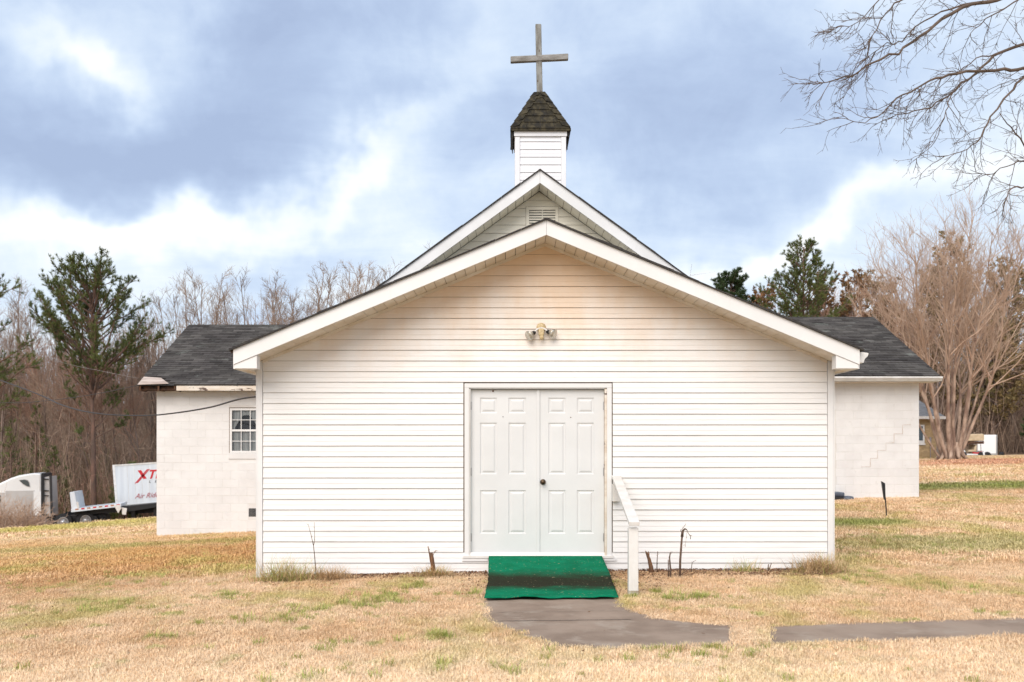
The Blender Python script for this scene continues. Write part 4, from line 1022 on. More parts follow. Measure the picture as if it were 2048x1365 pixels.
# undergrowth: dense thin stems along the foot of the wood
def thicket(name, xs, ys, n, hmin, hmax, seed, m, w=.018, cond=None):
    g = np.random.default_rng(seed); x = g.uniform(*xs, n); y = g.uniform(*ys, n)
    if cond is not None: k = cond(x, y); x, y = x[k], y[k]
    n = len(x); z = gzn(x, y); h = g.uniform(hmin, hmax, n) * g.uniform(.5, 1, n); th = g.uniform(0, 6.28, n); ln = g.uniform(.03, .5, n); ww = w * g.uniform(.5, 1.4, n)
    P0 = np.stack([x, y, z - .1], 1); d = np.stack([np.cos(th) * ln, np.sin(th) * ln, np.ones(n)], 1)
    P1 = P0 + d * h[:, None] * .5; d2 = d + g.normal(0, .25, (n, 3)); P2 = P1 + d2 * h[:, None] * .5
    s = np.stack([np.cos(th + 1.2), np.sin(th + 1.2), 0 * th], 1) * ww[:, None]; s2 = np.stack([-s[:, 1], s[:, 0], s[:, 2]], 1)
    V = []; Fc = []
    ring = lambda P, k: [P + s * k, P - s * .5 * k + s2 * .87 * k, P - s * .5 * k - s2 * .87 * k]
    V = np.stack(ring(P0, 1) + ring(P1, .8) + ring(P2, .35), 1).reshape(-1, 3); b = np.arange(n) * 9
    for q in (0, 3):
        for k in range(3): Fc.append(np.stack([b + q + k, b + q + (k + 1) % 3, b + q + 3 + (k + 1) % 3, b + q + 3 + k], 1))
    # side twigs
    Fc = np.concatenate(Fc); T0 = []; 
    K = 5; base = np.repeat(P0, K, 0); tip = np.repeat(P2, K, 0); mid = np.repeat(P1, K, 0); u = g.uniform(.1, .95, (n * K, 1))
    Q = np.where(u < .5, base + (mid - base) * u * 2, mid + (tip - mid) * (u - .5) * 2)
    D = g.normal(0, 1, (n * K, 3)) * (1, 1, .5) + (0, 0, .6); D /= np.linalg.norm(D, axis=1, keepdims=True); Lq = np.repeat(h, K)[:, None] * g.uniform(.12, .4, (n * K, 1))
    sd_ = np.cross(D, g.normal(0, 1, D.shape)); sd_ /= np.linalg.norm(sd_, axis=1, keepdims=True) + 1e-9; wq = w * .45
    V2 = np.stack([Q - sd_ * wq, Q + sd_ * wq, Q + D * Lq], 1).reshape(-1, 3); i = np.arange(n * K) * 3 + len(V)
    me = bpy.data.meshes.new(name); allV = np.concatenate([V, V2]).astype(np.float32)
    me.vertices.add(len(allV)); me.vertices.foreach_set('co', allV.ravel())
    F2 = np.stack([i, i + 1, i + 2], 1); li = np.concatenate([Fc.ravel(), F2.ravel()]).astype(np.int32)
    ls = np.concatenate([np.arange(len(Fc)) * 4, len(Fc) * 4 + np.arange(len(F2)) * 3]).astype(np.int32)
    me.loops.add(len(li)); me.loops.foreach_set('vertex_index', li); me.polygons.add(len(ls)); me.polygons.foreach_set('loop_start', ls); me.update(calc_edges=True); me.materials.append(m)
    return tag(link(name, me), kind='stuff')
thicket('undergrowth', (-85, 30), (108, 140), 5000, 8, 17, 18, M['twig'], .05)
edgeL = lambda x, y: y - .32 * x > 68.5
thicket('undergrowth', (-48, 6), (56, 66), 4200, 2.0, 5.5, 11, M['twig_red'], .020, edgeL)
thicket('undergrowth', (-55, 6), (63, 80), 5200, 3.0, 8, 12, M['twig'], .026, edgeL)
thicket('undergrowth', (-65, 20), (78, 105), 6500, 4.0, 10, 16, M['twig'], .032, edgeL)
thicket('undergrowth', (24, 75), (87, 100), 5200, 2.5, 7, 13, M['twig'], .026)
thicket('undergrowth', (24, 85), (98, 125), 6000, 4, 11, 14, M['twig_red'], .036)
thicket('undergrowth', (-5, 50), (92, 110), 3500, 4, 9, 15, M['twig_red'], .034)

thicket('undergrowth', (-46, -4), (58, 68), 700, 3, 9, 19, M['twig_pale'], .018, edgeL)
thicket('undergrowth', (24, 70), (86, 94), 600, 3, 9, 20, M['twig_pale'], .024)
thicket('undergrowth', (-46, -6), (58, 66), 900, 1.5, 6, 21, M['needles_yel'], .016, edgeL)
# --- evergreens
def yprof(pts):
    ts, vs = zip(*pts); return lambda t: float(np.interp(t, ts, vs))
def place(px, d): x = (px - CX) / F * d; return (x, d, gz(x, d))
def hgt(px, ytop, d): return EYE + (HY - ytop) / F * d - gz((px - CX) / F * d, d)
pine('pine_tree', hgt(165, 550, 60), yprof([(.28, 2.0), (.42, 3.4), (.52, 5.0), (.64, 5.2), (.76, 4.6), (.86, 3.8), (.94, 2.8), (1, 1.9)]), .30, 120, 21,
     'pine with a broad rounded crown standing above the truck', 'pine tree', place(188, 60), 'needles', tn=9, nl_len=.26, wid=.026, dens=1.15, lift=.50, top=.0, trunk_r=.0125, cl=.45,
     skip=lambda t, az: t < .50 and (math.cos(az) > .1 or int(az * 7 + t * 31) % 3 > 0), lean=-.035)
pine('pine_tree', hgt(-40, 430, 50), yprof([(.2, 2.2), (.45, 4.0), (.7, 3.3), (.9, 2.2), (1, .8)]), .26, 70, 22,
     'pine half cut off by the left edge of the picture with long low boughs', 'pine tree', place(-45, 50), 'needles', tn=9, nl_len=.25, wid=.024, dens=.8, lift=.3, top=.2,
     skip=lambda t, az: int(az * 5 + t * 23) % 4 == 0)
pine('pine_tree', hgt(-110, 90, 42), yprof([(.4, 1.6), (.68, 2.4), (.85, 1.6), (1, .8)]), .5, 34, 23,
     'very tall pine of which only a bough tip shows at the upper left edge', 'pine tree', place(-100, 42), 'needles_dark', tn=9, dens=1.0, lift=.1)
pine('cedar_tree', 3.6, yprof([(.05, 1.3), (.5, 1.1), (1, .3)]), .05, 60, 24,
     'young yellow green cedar at the wood edge above the box trailer', 'cedar tree', place(248, 59.5), 'needles_yel', tn=9, nl_len=.22, wid=.02, dens=1.3)
for i, (px, d, H) in enumerate([(20, 60, 6.0), (110, 61, 4.6), (70, 63, 7.5)]):
    pine('cedar_tree', H, yprof([(.05, 1.5), (.5, 1.2), (1, .3)]), .1, 40, 40 + i,
         ['thin green cedar low in the wood at the far left edge', 'small green cedar between the truck and the big pine', 'taller sparse cedar left of the big pine trunk'][i],
         'cedar tree', place(px, d), 'needles', tn=7, nl_len=.24, wid=.02, dens=.7)
pine('pine_tree', hgt(1463, 556, 85), yprof([(.5, 1.6), (.66, 2.2), (.8, 2.4), (.92, 2.0), (1, 1.6)]), .5, 110, 25,
     'round dark green pine crown just above the right slope of the front roof', 'pine tree', place(1463, 85), 'needles_dark', tn=11, nl_len=.30, wid=.04, dens=1.9, top=.15, lift=.4)
pine('pine_tree', hgt(1600, 494, 82), yprof([(.25, 5.0), (.5, 5.4), (.66, 4.6), (.8, 3.2), (.9, 2.2), (1, 1.0)]), .25, 130, 26,
     'spiky topped green pine over the right wing roof', 'pine tree', place(1600, 82), 'needles', tn=9, nl_len=.30, wid=.034, dens=.95, lift=.4, top=.3)
for i, (px, yt, d, wd, mt, lb) in enumerate([
        (1700, 566, 92, 2.6, 'brown_leaf', 'oak with rusty brown leaves right of the spiky pine'),
        (1905, 508, 92, 3.6, 'olive_leaf', 'large oak with olive brown leaves behind the many stemmed bare tree'),
        (1835, 560, 95, 2.6, 'olive_leaf', 'smaller olive brown oak left of the large olive brown one'),
        (2030, 545, 90, 3.6, 'olive_leaf', 'olive brown oak at the right edge of the picture'),
        (1535, 592, 95, 3.4, 'brown_leaf', 'low rusty brown oak left of the spiky pine'),
        (1660, 585, 96, 3.2, 'brown_leaf', 'low rusty oak between the spiky pine and the taller rusty oak'),
        (1760, 580, 97, 3.6, 'olive_leaf', 'olive brown oak at the left fringe of the many stemmed bare tree'),
        (1985, 660, 88, 3.0, 'olive_leaf', 'low olive brown tree in the wood above the white trailer')]):
    h = hgt(px, yt, d); pine('oak_tree', h, yprof([(.2, wd * 1.3), (.55, wd * 1.4), (.8, wd), (.92, wd * .8), (1, wd * .6)]), .2, 95, 60 + i, lb, 'oak tree', place(px, d), mt,
         tn=4, nl_len=.30, wid=.06, dens=.62, flat=True, bark='bark', lift=.5, cl=.2, top=.15)
pine('evergreen_tree', hgt(2080, 800, 84), yprof([(.1, 2.0), (.5, 1.8), (1, .4)]), .1, 50, 70, 'dark green bush like tree behind the right end of the white trailer', 'evergreen tree', place(2080, 84), 'needles_dark', tn=9, nl_len=.3, wid=.04, dens=1.)

# --- many stemmed bare tree on the right lawn
bt = thing('bare_tree', 'many stemmed bare tree with pinkish bark beside the tan brick house', 'tree', place(1905, 50))
bt_o = Vector(bt.location); rr = random.Random(77); tb, cb = MB(), MB()
for k in range(14):
    a = 6.283 * k / 14 + rr.uniform(-.15, .15); ro = rr.uniform(.12, .5); b_ = bt_o + Vector((math.cos(a) * ro * .9, math.sin(a) * ro * .6, -.3))
    tilt = .10 + 1.05 * abs(math.cos(a)) * rr.uniform(.25, 1); Ls = rr.uniform(11.8, 13.2) * (1 - .34 * max(0, tilt - .3)); r0 = rr.uniform(.07, .13)
    d0 = Vector((math.cos(a) * tilt, math.sin(a) * tilt, 1))
    mp = stem(tb, b_, d0 * .7 + Vector((0, 0, .35)), Ls, r0, .012, 11, 7, rr, .05, .012)
    mp2 = mp
    for i in range(19):
        t = rr.uniform(.26, .98) ** .8; p, d = along(mp2, t); L = (1.08 - t) * rr.uniform(3.2, 6.6) + .9
        bp = stem(cb, p, away(d, rr.uniform(.35, .85), rr.uniform(0, 6.28)), L, .014 + L * .006, .006, 5, 4, rr, .12, .08)
        for j in range(int(5 + L * 2.0)):
            q, e = along(bp, rr.uniform(.15, 1)); l2 = rr.uniform(.5, 1.5)
            sp = stem(cb, q, away(e, rr.uniform(.3, .8), rr.uniform(0, 6.28)), l2, .009, .005, 3, 3, rr, .14, .09)
            for w_ in range(2):
                q2, e2 = along(sp, rr.uniform(.3, 1)); stem(cb, q2, away(e2, rr.uniform(.3, .7), rr.uniform(0, 6.28)), l2 * .5, .006, .0035, 2, 3, rr, .12, .08)
for k in range(9):                          # root flare
    a = 6.283 * k / 9; d = Vector((math.cos(a), math.sin(a) * .8, 0))
    tb.tube([bt_o + d * .3 + Vector((0, 0, .9)), bt_o + d * .55 + Vector((0, 0, .25)), bt_o + d * .95 + Vector((0, 0, -.15))], [.14, .12, .03], 6)
tb.build('trunk', M['bark_pale'], bt, True); cb.build('crown', M['twig_pale'], bt, True)

# --- foreground tree: stands right of the picture, its limbs reach in
ft = thing('bare_tree', 'dark bare limbs of a big tree hanging into the upper right corner', 'tree', (13.2, 15.6, gz(13.2, 15.6)))
tb, cb = MB(), MB(); rr = random.Random(5); T0 = Vector((13.2, 15.6, gz(13.2, 15.6) - .3))
trk = stem(tb, T0, (0, 0, 1), 12.5, .42, .10, 10, 9, rr, .03, 0)
L_ = lambda pts, d0, d1: [at(x, y, d0 + (d1 - d0) * i / (len(pts) - 1)) for i, (x, y) in enumerate(pts)]
limbs = [
 (L_([(2300, -190), (2120, -40), (1991, 0), (1945, 8), (1883, 40), (1837, 74), (1797, 106), (1745, 126), (1705, 151), (1660, 163), (1625, 170)], 15.4, 13.6), .046, .005, 9.0),
 (L_([(1945, 5), (1883, 23), (1831, 52), (1806, 82), (1775, 89), (1732, 117), (1700, 150)], 14.9, 14.2), .017, .004, 0),
 (L_([(2150, -120), (1900, -40), (1800, 0), (1772, 25), (1745, 71), (1730, 100)], 14.6, 13.8), .022, .004, 9.3),
 (L_([(2000, -110), (1830, -40), (1757, 0), (1715, 45), (1668, 60)], 14.2, 13.6), .016, .004, 10.2),
 (L_([(2240, 175), (2120, 150), (2048, 138), (2006, 138), (1960, 142), (1914, 149), (1871, 158), (1831, 178), (1794, 197), (1763, 228), (1729, 246), (1668, 235)], 15.4, 14.0), .040, .004, 7.2),
 (L_([(2180, 60), (2048, 88), (1991, 111), (1951, 145), (1908, 181), (1886, 200), (1846, 218), (1794, 231), (1765, 240)], 15.8, 14.6), .036, .004, 8.3),
 (L_([(1991, 109), (1951, 118), (1914, 145), (1880, 160)], 15.3, 15.0), .014, .004, 0),
 (L_([(2130, 90), (2048, 154), (2028, 178), (2000, 209), (1975, 246), (1954, 286), (1920, 305), (1883, 314)], 15.4, 14.4), .030, .004, 7.6),
 (L_([(2160, 360), (2048, 291), (2021, 255), (2000, 228)], 15.6, 15.0), .020, .007, 5.6),
 (L_([(2170, 330), (2048, 322), (2015, 332), (1975, 350), (1940, 340)], 15.2, 14.8), .017, .004, 5.9),
 (L_([(2160, 400), (2048, 374), (2028, 374), (2012, 390), (2006, 415)], 15.0, 14.8), .022, .006, 5.3),
 (L_([(1908, 181), (1895, 215), (1889, 237), (1868, 286), (1845, 308), (1815, 332)], 15.0, 14.6), .011, .003, 0),
 (L_([(2100, -60), (2048, -5), (1985, 30), (1948, 60), (1930, 80)], 15.8, 15.4), .020, .004, 9.2)]
def wig(p, k): return p + Vector((rr.gauss(0, k), rr.gauss(0, k), rr.gauss(0, k)))
for pts, r0, r1, zt in limbs:
    P = []
    for a, b_ in zip(pts, pts[1:]):
        for q in range(3): P.append(wig(a.lerp(b_, q / 3), .012))
    P.append(pts[-1])
    if zt:
        j = along(trk, min(.95, (zt - T0.z) / 12.5))[0]; P = [j, j.lerp(P[0], .5) + Vector((0, 0, .3))] + P; rad = [.13, r0 * 1.7] + [r0 + (r1 - r0) * i / (len(P) - 3) for i in range(len(P) - 2)]
    else: rad = [r0 + (r1 - r0) * i / (len(P) - 1) for i in range(len(P))]
    cb.tube(P, [q_ * .82 for q_ in rad], 6, caps=False)
    Lt = sum((b_ - a).length for a, b_ in zip(P[2 if zt else 0:], P[3 if zt else 1:])); PP = P[2 if zt else 0:]
    for i in range(int(Lt * 4.8)):
        t = rr.uniform(.08, 1); p, d = along(PP, t)
        l1 = rr.uniform(.25, 1.05) * (1.15 - .5 * t); dd = away(d, rr.uniform(.35, .85), rr.uniform(0, 6.28)) + Vector((0, 0, -.12))
        s1 = stem(cb, p, dd, l1, .0065, .003, 5, 3, rr, .16, -.01)
        for k in range(int(2 + l1 * 5)):
            q, e = along(s1, rr.uniform(.15, 1)); l2 = rr.uniform(.08, .32)
            s2 = stem(cb, q, away(e, rr.uniform(.4, .9), rr.uniform(0, 6.28)), l2, .0034, .002, 3, 3, rr, .15, 0)
            for z_ in range(2):
                q2, e2 = along(s2, rr.uniform(.3, 1)); stem(cb, q2, away(e2, .6, rr.uniform(0, 6.28)), l2 * .4, .0028, .002, 1, 3, rr, .1, 0)
tb.build('trunk', M['bark_dark'], ft, True); cb.build('limbs', M['bark_dark'], ft, True)

# ------------------------------------------------------------------ truck, flatbed, box trailer
def wheel(parent, x, y, z, r, name='wheel', rim=True):
    wv = MB().lathe([(r * .62, 0), (r * .93, 0), (r, .04), (r, .24), (r * .93, .28), (r * .6, .28)], (x, y, z), (0, 1, 0), 28).build(name, M['tyre'], parent, True)
    if rim:
        MB().lathe([(r * .60, -.004), (r * .57, -.012), (r * .50, .05), (r * .36, .06), (r * .30, -.02), (r * .17, -.05), (r * .15, -.09), (r * .05, -.10)], (x, y, z), (0, 1, 0), 28).build('rim', M['chrome_rim'], wv, True)
        for k in range(10):
            a = 6.283 * k / 10; MB().lathe([(r * .05, 0), (r * .05, .012)], (x + math.cos(a) * r * .43, y + .035, z + math.sin(a) * r * .43), (0, -1, 0), 8).build('rim_hole', M['black'], wv)
M['chrome_rim'] = mat('polished_rim', (.72, .73, .75), (.5, .5, .52), 12, .3, metal=.7)
DT = 54.0; sT = DT / F
def tx(px): return (px - CX) * sT
def tz(py): return EYE + (HY - py) * sT
tk = thing('semi_truck', 'white sleeper cab semi truck facing left at the wood edge', 'truck', (tx(88), DT, tz(1062))); tk.rotation_euler = (0, 0, R(15))
prof = [(83, 1031), (83, 948), (70, 946.5), (58, 948), (42, 951), (28, 956), (14, 963), (2, 969), (-12, 977), (-28, 988), (-34, 998), (-44, 1004), (-95, 1010), (-104, 1018), (-106, 1046), (-70, 1048), (-68, 1040), (-60, 1031)]
def sidep(pts, y0, y1): return MB().prism([(tx(a), y0, tz(b_)) for a, b_ in reversed(pts)], (0, y1 - y0, 0))
cab = sidep(prof, DT, DT + 2.4).build('cab', M['truck_white'], tk, bevel=.10)
sidep([(71.5, 1031), (71.5, 981.5), (18, 981.5), (18, 1031)], DT - .006, DT - .001).build('side_panel', M['truck_grey'], cab)
sidep([(69, 1031), (69, 983), (82.5, 983), (82.5, 1031)], DT - .012, DT - .001).build('fairing_panel', M['truck_white'], cab)
drp = sidep([(17, 1030), (17, 985), (-30, 985), (-34, 1030)], DT - .010, DT - .001).build('door', M['truck_grey'], tk)
sidep([(43, 961), (52, 959.5), (58, 961), (61, 966), (62, 973.5), (58, 973), (50, 968)], DT - .02, DT - .002).build('sleeper_window', M['glass_dark'], cab, bevel=.02)
sidep([(42, 960), (52, 958.6), (59, 960), (62.4, 966), (63, 975), (57.5, 974), (49, 969)], DT - .012, DT - .001).build('window_seal', M['truck_grey'], cab)
sidep([(10, 991), (10, 1004), (6, 1008), (-22, 1008), (-24, 990), (6, 989)], DT - .03, DT - .011).build('door_window', M['glass_dark'], drp, bevel=.02)
sidep([(66, 985), (66, 1011), (45, 1011), (43, 988), (46, 985)], DT - .014, DT - .007).build('locker_door', M['truck_grey'], cab, bevel=.02)
sidep([(61, 1018), (61, 1028), (46, 1028), (46, 1018)], DT - .018, DT - .007).build('placard', M['truck_white'], cab)
sidep([(83.5, 946.5), (87.5, 948), (88.5, 1031), (83.5, 1031)], DT - .02, DT + 2.3).build('rear_edge', M['black'], tk)
sidep([(88, 955), (97, 953), (100, 1033), (88, 1033)], DT + .10, DT + 2.2).build('sleeper_back', M['truck_grey'], tk)
for y in (958, 981, 991, 1010, 1029):
    sidep([(88, y), (96, y), (96, y + 1.8), (88, y + 1.8)], DT + .02, DT + .09).build('grab_rung', M['black'], tk)
sidep([(97.2, 952), (100.5, 952), (102.5, 1033), (99.5, 1033)], DT + .05, DT + .30).build('exhaust_stack', M['vent_dark'], tk)
sidep([(-60, 1032), (92, 1032), (92, 1053), (-60, 1056)], DT + .02, DT + 2.2).build('side_skirt', mat('dark_skirt', (.13, .13, .15), rough=.4), tk)
sidep([(92, 1036), (200, 1031), (203, 1044), (92, 1049)], DT + .35, DT + 1.9).build('chassis', M['black'], tk)
for px, py in ((123, 1045.5), (165, 1042.5), (-75, 1055)): wheel(tk, tx(px), DT, tz(py), .49)
for px, py in ((123, 1045.5), (165, 1042.5), (-75, 1055)): wheel(tk, tx(px), DT + 2.12, tz(py), .49, rim=False)
for (a, b_), nm in (((180, 1034), 'mud_flap'), ((193, 1038), 'mud_flap')):
    sidep([(a, b_), (a + 5, b_), (a + 9, b_ + 16), (a + 4, b_ + 16)], DT, DT + .5).build(nm, M['black'], tk)
for px in (123, 165):
    MB().lathe([(.56, 0), (.60, 0), (.60, .5), (.56, .5)], (tx(px), DT + .02, tz(1044)), (0, 1, 0), 24)
# flatbed
fb = thing('flatbed_trailer', 'empty white flatbed trailer with upright headboard behind the truck cab', 'trailer', (tx(142), DT, tz(1060))); fb.rotation_euler = (0, 0, R(14))
sidep([(139, 985), (148, 984), (151, 1001), (152, 1010), (155, 1022), (143, 1024)], DT + .05, DT + 2.35).build('headboard', M['trailer_white'], fb, bevel=.02)
sidep([(142, 1018.5), (235, 1009), (235, 1015), (142, 1025)], DT, DT + 2.4).build('deck', M['trailer_white'], fb)
sidep([(152, 1004), (155.5, 1004.5), (157, 1018), (153.5, 1019)], DT + .02, DT + .04).build('corner_post', M['oldwhite'], fb)
for i, a in enumerate(range(150, 228, 11)):
    yy0 = 1017.7 - (a - 142) * .102; sidep([(a, yy0 + 1.2), (a + 6, yy0 + .6), (a + 6, yy0 + 3.4), (a, yy0 + 4)], DT - .008, DT - .001).build('reflector', M['red'] if i % 2 else M['orange_leaf'], fb)
sidep([(145, 1026), (235, 1016), (340, 1006), (340, 1012), (250, 1026), (145, 1032)], DT + .5, DT + 1.8).build('beam', M['black'], fb)
sidep([(222, 1012), (232, 1011), (236, 1018), (230, 1028), (226, 1020)], DT - .01, DT + .15).build('landing_gear', M['oldwhite'], fb)
sidep([(236, 1017), (246, 1019), (244, 1032), (237, 1031)], DT + .1, DT + .25).build('gear_leg', M['oldwhite'], fb)
# box trailer
DB = 57.6; sB = DB / F
def bx_(px): return (px - CX) * sB
def bz_(py): return EYE + (HY - py) * sB
bxt = thing('box_trailer', 'white box trailer with red and black lettering half hidden by the left wing', 'trailer', (bx_(300), DB + 1.3, bz_(1040)))
def sideb(pts, y0, y1): return MB().prism([(bx_(a), y0, bz_(b_)) for a, b_ in reversed(pts)], (0, y1 - y0, 0))
def sl(px, y): return y - (px - 228) * .066
body = sideb([(229, 932), (236, 1018), (640, 1018 - 26.7), (633, 932 - 26.7)], DB, DB + 2.55).build('body', M['trailer_white'], bxt, bevel=.02)
sideb([(225, 930.5), (229.5, 930), (237, 1019), (232, 1019.5)], DB - .02, DB + 2.57).build('end_frame', M['truck_white'], bxt)
sideb([(229.5, 930), (633, 903.4), (633, 906.6), (229.7, 933.2)], DB - .03, DB - .001).build('top_rail', M['gutter'], bxt)
sideb([(236, 1010), (640, 983), (640, 991.5), (236.6, 1018.4)], DB - .03, DB - .001).build('bottom_rail', mat('grey_rail', (.55, .57, .58), rough=.4), bxt)
for i in range(8):
    y = 942 + i * 9.5; xx = 226.3 + (y - 930) * .079
    sideb([(xx, y), (xx + 1.8, y), (xx + 1.8, y + 1.6), (xx, y + 1.6)], DB - .05, DB - .021).build('hinge', M['oldwhite'], bxt)
for i in range(1, 16):
    a = 240 + i * 14; sideb([(a, sl(a, 935)), (a + .5, sl(a, 935)), (a + 4.5, sl(a, 1008)), (a + 4.0, sl(a, 1008))], DB - .006, DB - .001).build('seam', M['gutter'], body)
def tp(u, v): # trailer-side coordinates in picture units, sheared along the trailer slope
    return (bx_(u), DB - .016, bz_(v - (u - 270) * .03))
def flat(polys, name, m):
    mb = MB()
    for pl in polys: mb.prism([tp(*q) for q in pl], (0, .010, 0))
    return mb.build(name, m, body)
# X with twin slashes, T, R, A
flat([[(275.5, 941.5), (282.0, 941), (293.5, 958), (287.0, 959)]], 'letter', M['red'])
flat([[(269.5, 967.5), (272.0, 967.2), (296.5, 939.5), (294.0, 939.5)], [(273.2, 966.5), (276.0, 966.2), (300.0, 939.5), (297.5, 939.5)]], 'letter', M['red'])
flat([[(299, 944.5), (300.5, 941), (314, 941), (312.8, 944.5)], [(304.5, 944.5), (308.5, 944.5), (304, 958.6), (300, 958.8)]], 'letter', M['red'])
flat([[(315.5, 941), (319.5, 941), (315, 958.6), (311, 958.8)], [(319.5, 941), (328, 941), (327, 944.3), (318.4, 944.5)], [(328, 941), (331, 943.5), (329, 950), (325, 951.5)], [(325.5, 948.5), (325, 951.5), (316, 951.6), (316.9, 948.7)], [(320, 951.6), (324, 951.6), (326, 958.6), (322, 958.8)]], 'letter', M['red'])
flat([[(333, 958.6), (329, 958.8), (339, 941), (343, 941)], [(339, 941), (343, 941), (345, 958.6), (341, 958.8)], [(335, 952), (343, 952), (343.4, 954.5), (333.8, 954.6)]], 'letter', M['red'])
def words(txt, u, v, size, shear, m, name, step=None):
    cu = bpy.data.curves.new(name, 'FONT'); cu.body = txt; cu.size = size; cu.shear = shear; cu.extrude = .004; cu.align_x = 'LEFT'
    if step: cu.space_character = step
    o = bpy.data.objects.new(name, cu); COL.objects.link(o); dg = bpy.context.evaluated_depsgraph_get()
    me = bpy.data.meshes.new_from_object(o.evaluated_get(dg)); bpy.data.objects.remove(o)
    me.materials.clear(); me.materials.append(m); q = bpy.data.objects.new(name, me); COL.objects.link(q); q.parent = body
    p = Vector(tp(u, v)) - bxt.location; q.location = p; q.rotation_euler = (R(90), -R(4), 0); return q
words('LEASE', 298, 967.2, .22, .3, M['black'], 'lettering', 3.2)
words('Air Ride Equipped', 270, 997.6, .42, .45, mat('faded_red_print', (.42, .10, .12), rough=.6), 'lettering', 1.0)
for px in (258, 303, 330): sideb([(px, 1018), (px + 8, 1017), (px + 7, 1042), (px + 1, 1042)], DB + .3, DB + .5).build('support_leg', M['vent_dark'], bxt)
for px in (560, 592): wheel(bxt, bx_(px), DB, bz_(1015), .5, rim=False)
sideb([(250, 1018), (560, 997), (560, 1012), (250, 1030)], DB + .6, DB + 2.0).build('underframe', M['black'], bxt)

# tan twig brush in front of the truck
tw = MB(); rr = random.Random(3)
for (px, py, d, rad, n) in [(18, 1052, 46, .95, 150), (52, 1046, 46.5, .85, 120), (-22, 1048, 46, 1.1, 130), (80, 1048, 47, .45, 45)]:
    x = (px - CX) / F * d; g = gz(x, d)
    for i in range(n):
        a = rr.uniform(0, 6.28); e = rr.uniform(.1, 1.3); dd = Vector((math.cos(a) * math.sin(e), math.sin(a) * math.sin(e), math.cos(e) * .8 + .1))
        s1 = stem(tw, (x + rr.gauss(0, rad * .35), d + rr.gauss(0, .3), g - .05), dd, rad * rr.uniform(.9, 2.0), .014, .006, 4, 3, rr, .22, -.03)
        for k in range(4):
            q, e_ = along(s1, rr.uniform(.2, 1)); stem(tw, q, away(e_, .7, rr.uniform(0, 6.28)), rad * .5, .009, .004, 2, 3, rr, .2, 0)
o = tw.build('brush_pile', M['twig_pale'], org=place(20, 46)); tag(o, 'heap of tan cut brush lying in front of the truck', 'brush pile', kind='thing')

# ------------------------------------------------------------------ right background
# tan brick house
hx1 = (1876 - CX) / F * 54; hx0 = 12.0; hz = .93; hs = thing('brick_house', 'single storey tan brick house behind the right wing', 'house', (18, 57, hz))
MB().box(hx0, hx1, 54, 61, .3, 3.50).build('wall', M['brick_tan'], hs)
bk = MB()
rr = random.Random(9)
for i in range(37):
    z = 1.02 + i * .0675; q = hx1 - 4.0 + (.11 if i % 2 else 0)
    while q < hx1 - .01:
        if not (1.9 < z < 3.2 and q < 23.45): bk.box(q, min(q + .205, hx1 + .0), 53.992, 53.999, z, z + .057)
        q += .22
bk.build('bricks', mat('tan_bricks', (.52, .385, .225), (.40, .28, .15), 3, .9, isl=.14), hs, kind='stuff')
MB().prism([(hx0, 53.5, 3.46), (hx0, 57.5, 4.75), (hx0, 61.5, 3.46)], (hx1 + .25 - hx0, 0, 0)).build('roof', mat('grey_shingles', (.17, .165, .165), (.24, .23, .23), 4, .95), hs)
MB().box(hx0, hx1 + .27, 53.44, 53.49, 3.36, 3.52).build('fascia', M['oldwhite'], hs)
hw = MB().box(22.3, 23.42, 53.93, 53.99, 2.0, 3.05).build('window_frame', M['trim'], hs); MB().box(22.4, 23.32, 53.915, 53.93, 2.16, 2.97).build('pane', M['glass_dark'], hw); MB().box(22.26, 23.46, 53.90, 53.99, 1.90, 2.0).build('window_sill', M['oldwhite'], hw)
MB().box(23.72, 23.80, 53.92, 53.99, 2.0, 2.35).build('meter_box', M['mauve'], hs)
MB().tube([(23.76, 53.96, 2.0), (23.78, 53.96, 1.0)], .02, 6).build('conduit', M['mauve'], hs)
MB().box(hx0, hx1 + .02, 53.9, 53.99, .8, 1.0).build('footing', M['oldwhite'], hs)
ax0 = (1875 - CX) / F * 53; ac = thing('air_conditioner', 'grey outdoor air conditioning unit at the corner of the brick house', 'air conditioner', (ax0 + .2, 53, gz(ax0, 53)))
g_ = gz(ax0, 53)
MB().box(ax0 + .02, ax0 + .40, 52.8, 53.2, g_ + .28, g_ + .74).build('casing', M['mauve'], ac, bevel=.02)
for i in range(6): MB().box(ax0 + .05, ax0 + .37, 52.785, 52.798, g_ + .33 + i * .065, g_ + .36 + i * .065).build('grille_bar', M['vent_dark'], ac)
MB().prism([(ax0, 52.75, g_ + .26), (ax0 + .42, 52.75, g_ + .26), (ax0 + .34, 52.75, g_ + .08), (ax0 + .08, 52.75, g_ + .08)], (0, .45, 0)).build('stand', M['black'], ac)
MB().box(ax0 + .0, ax0 + .06, 52.8, 53.1, g_ - .05, g_ + .26).box(ax0 + .36, ax0 + .42, 52.8, 53.1, g_ - .05, g_ + .26).build('stand_leg', M['oldwhite'], ac)

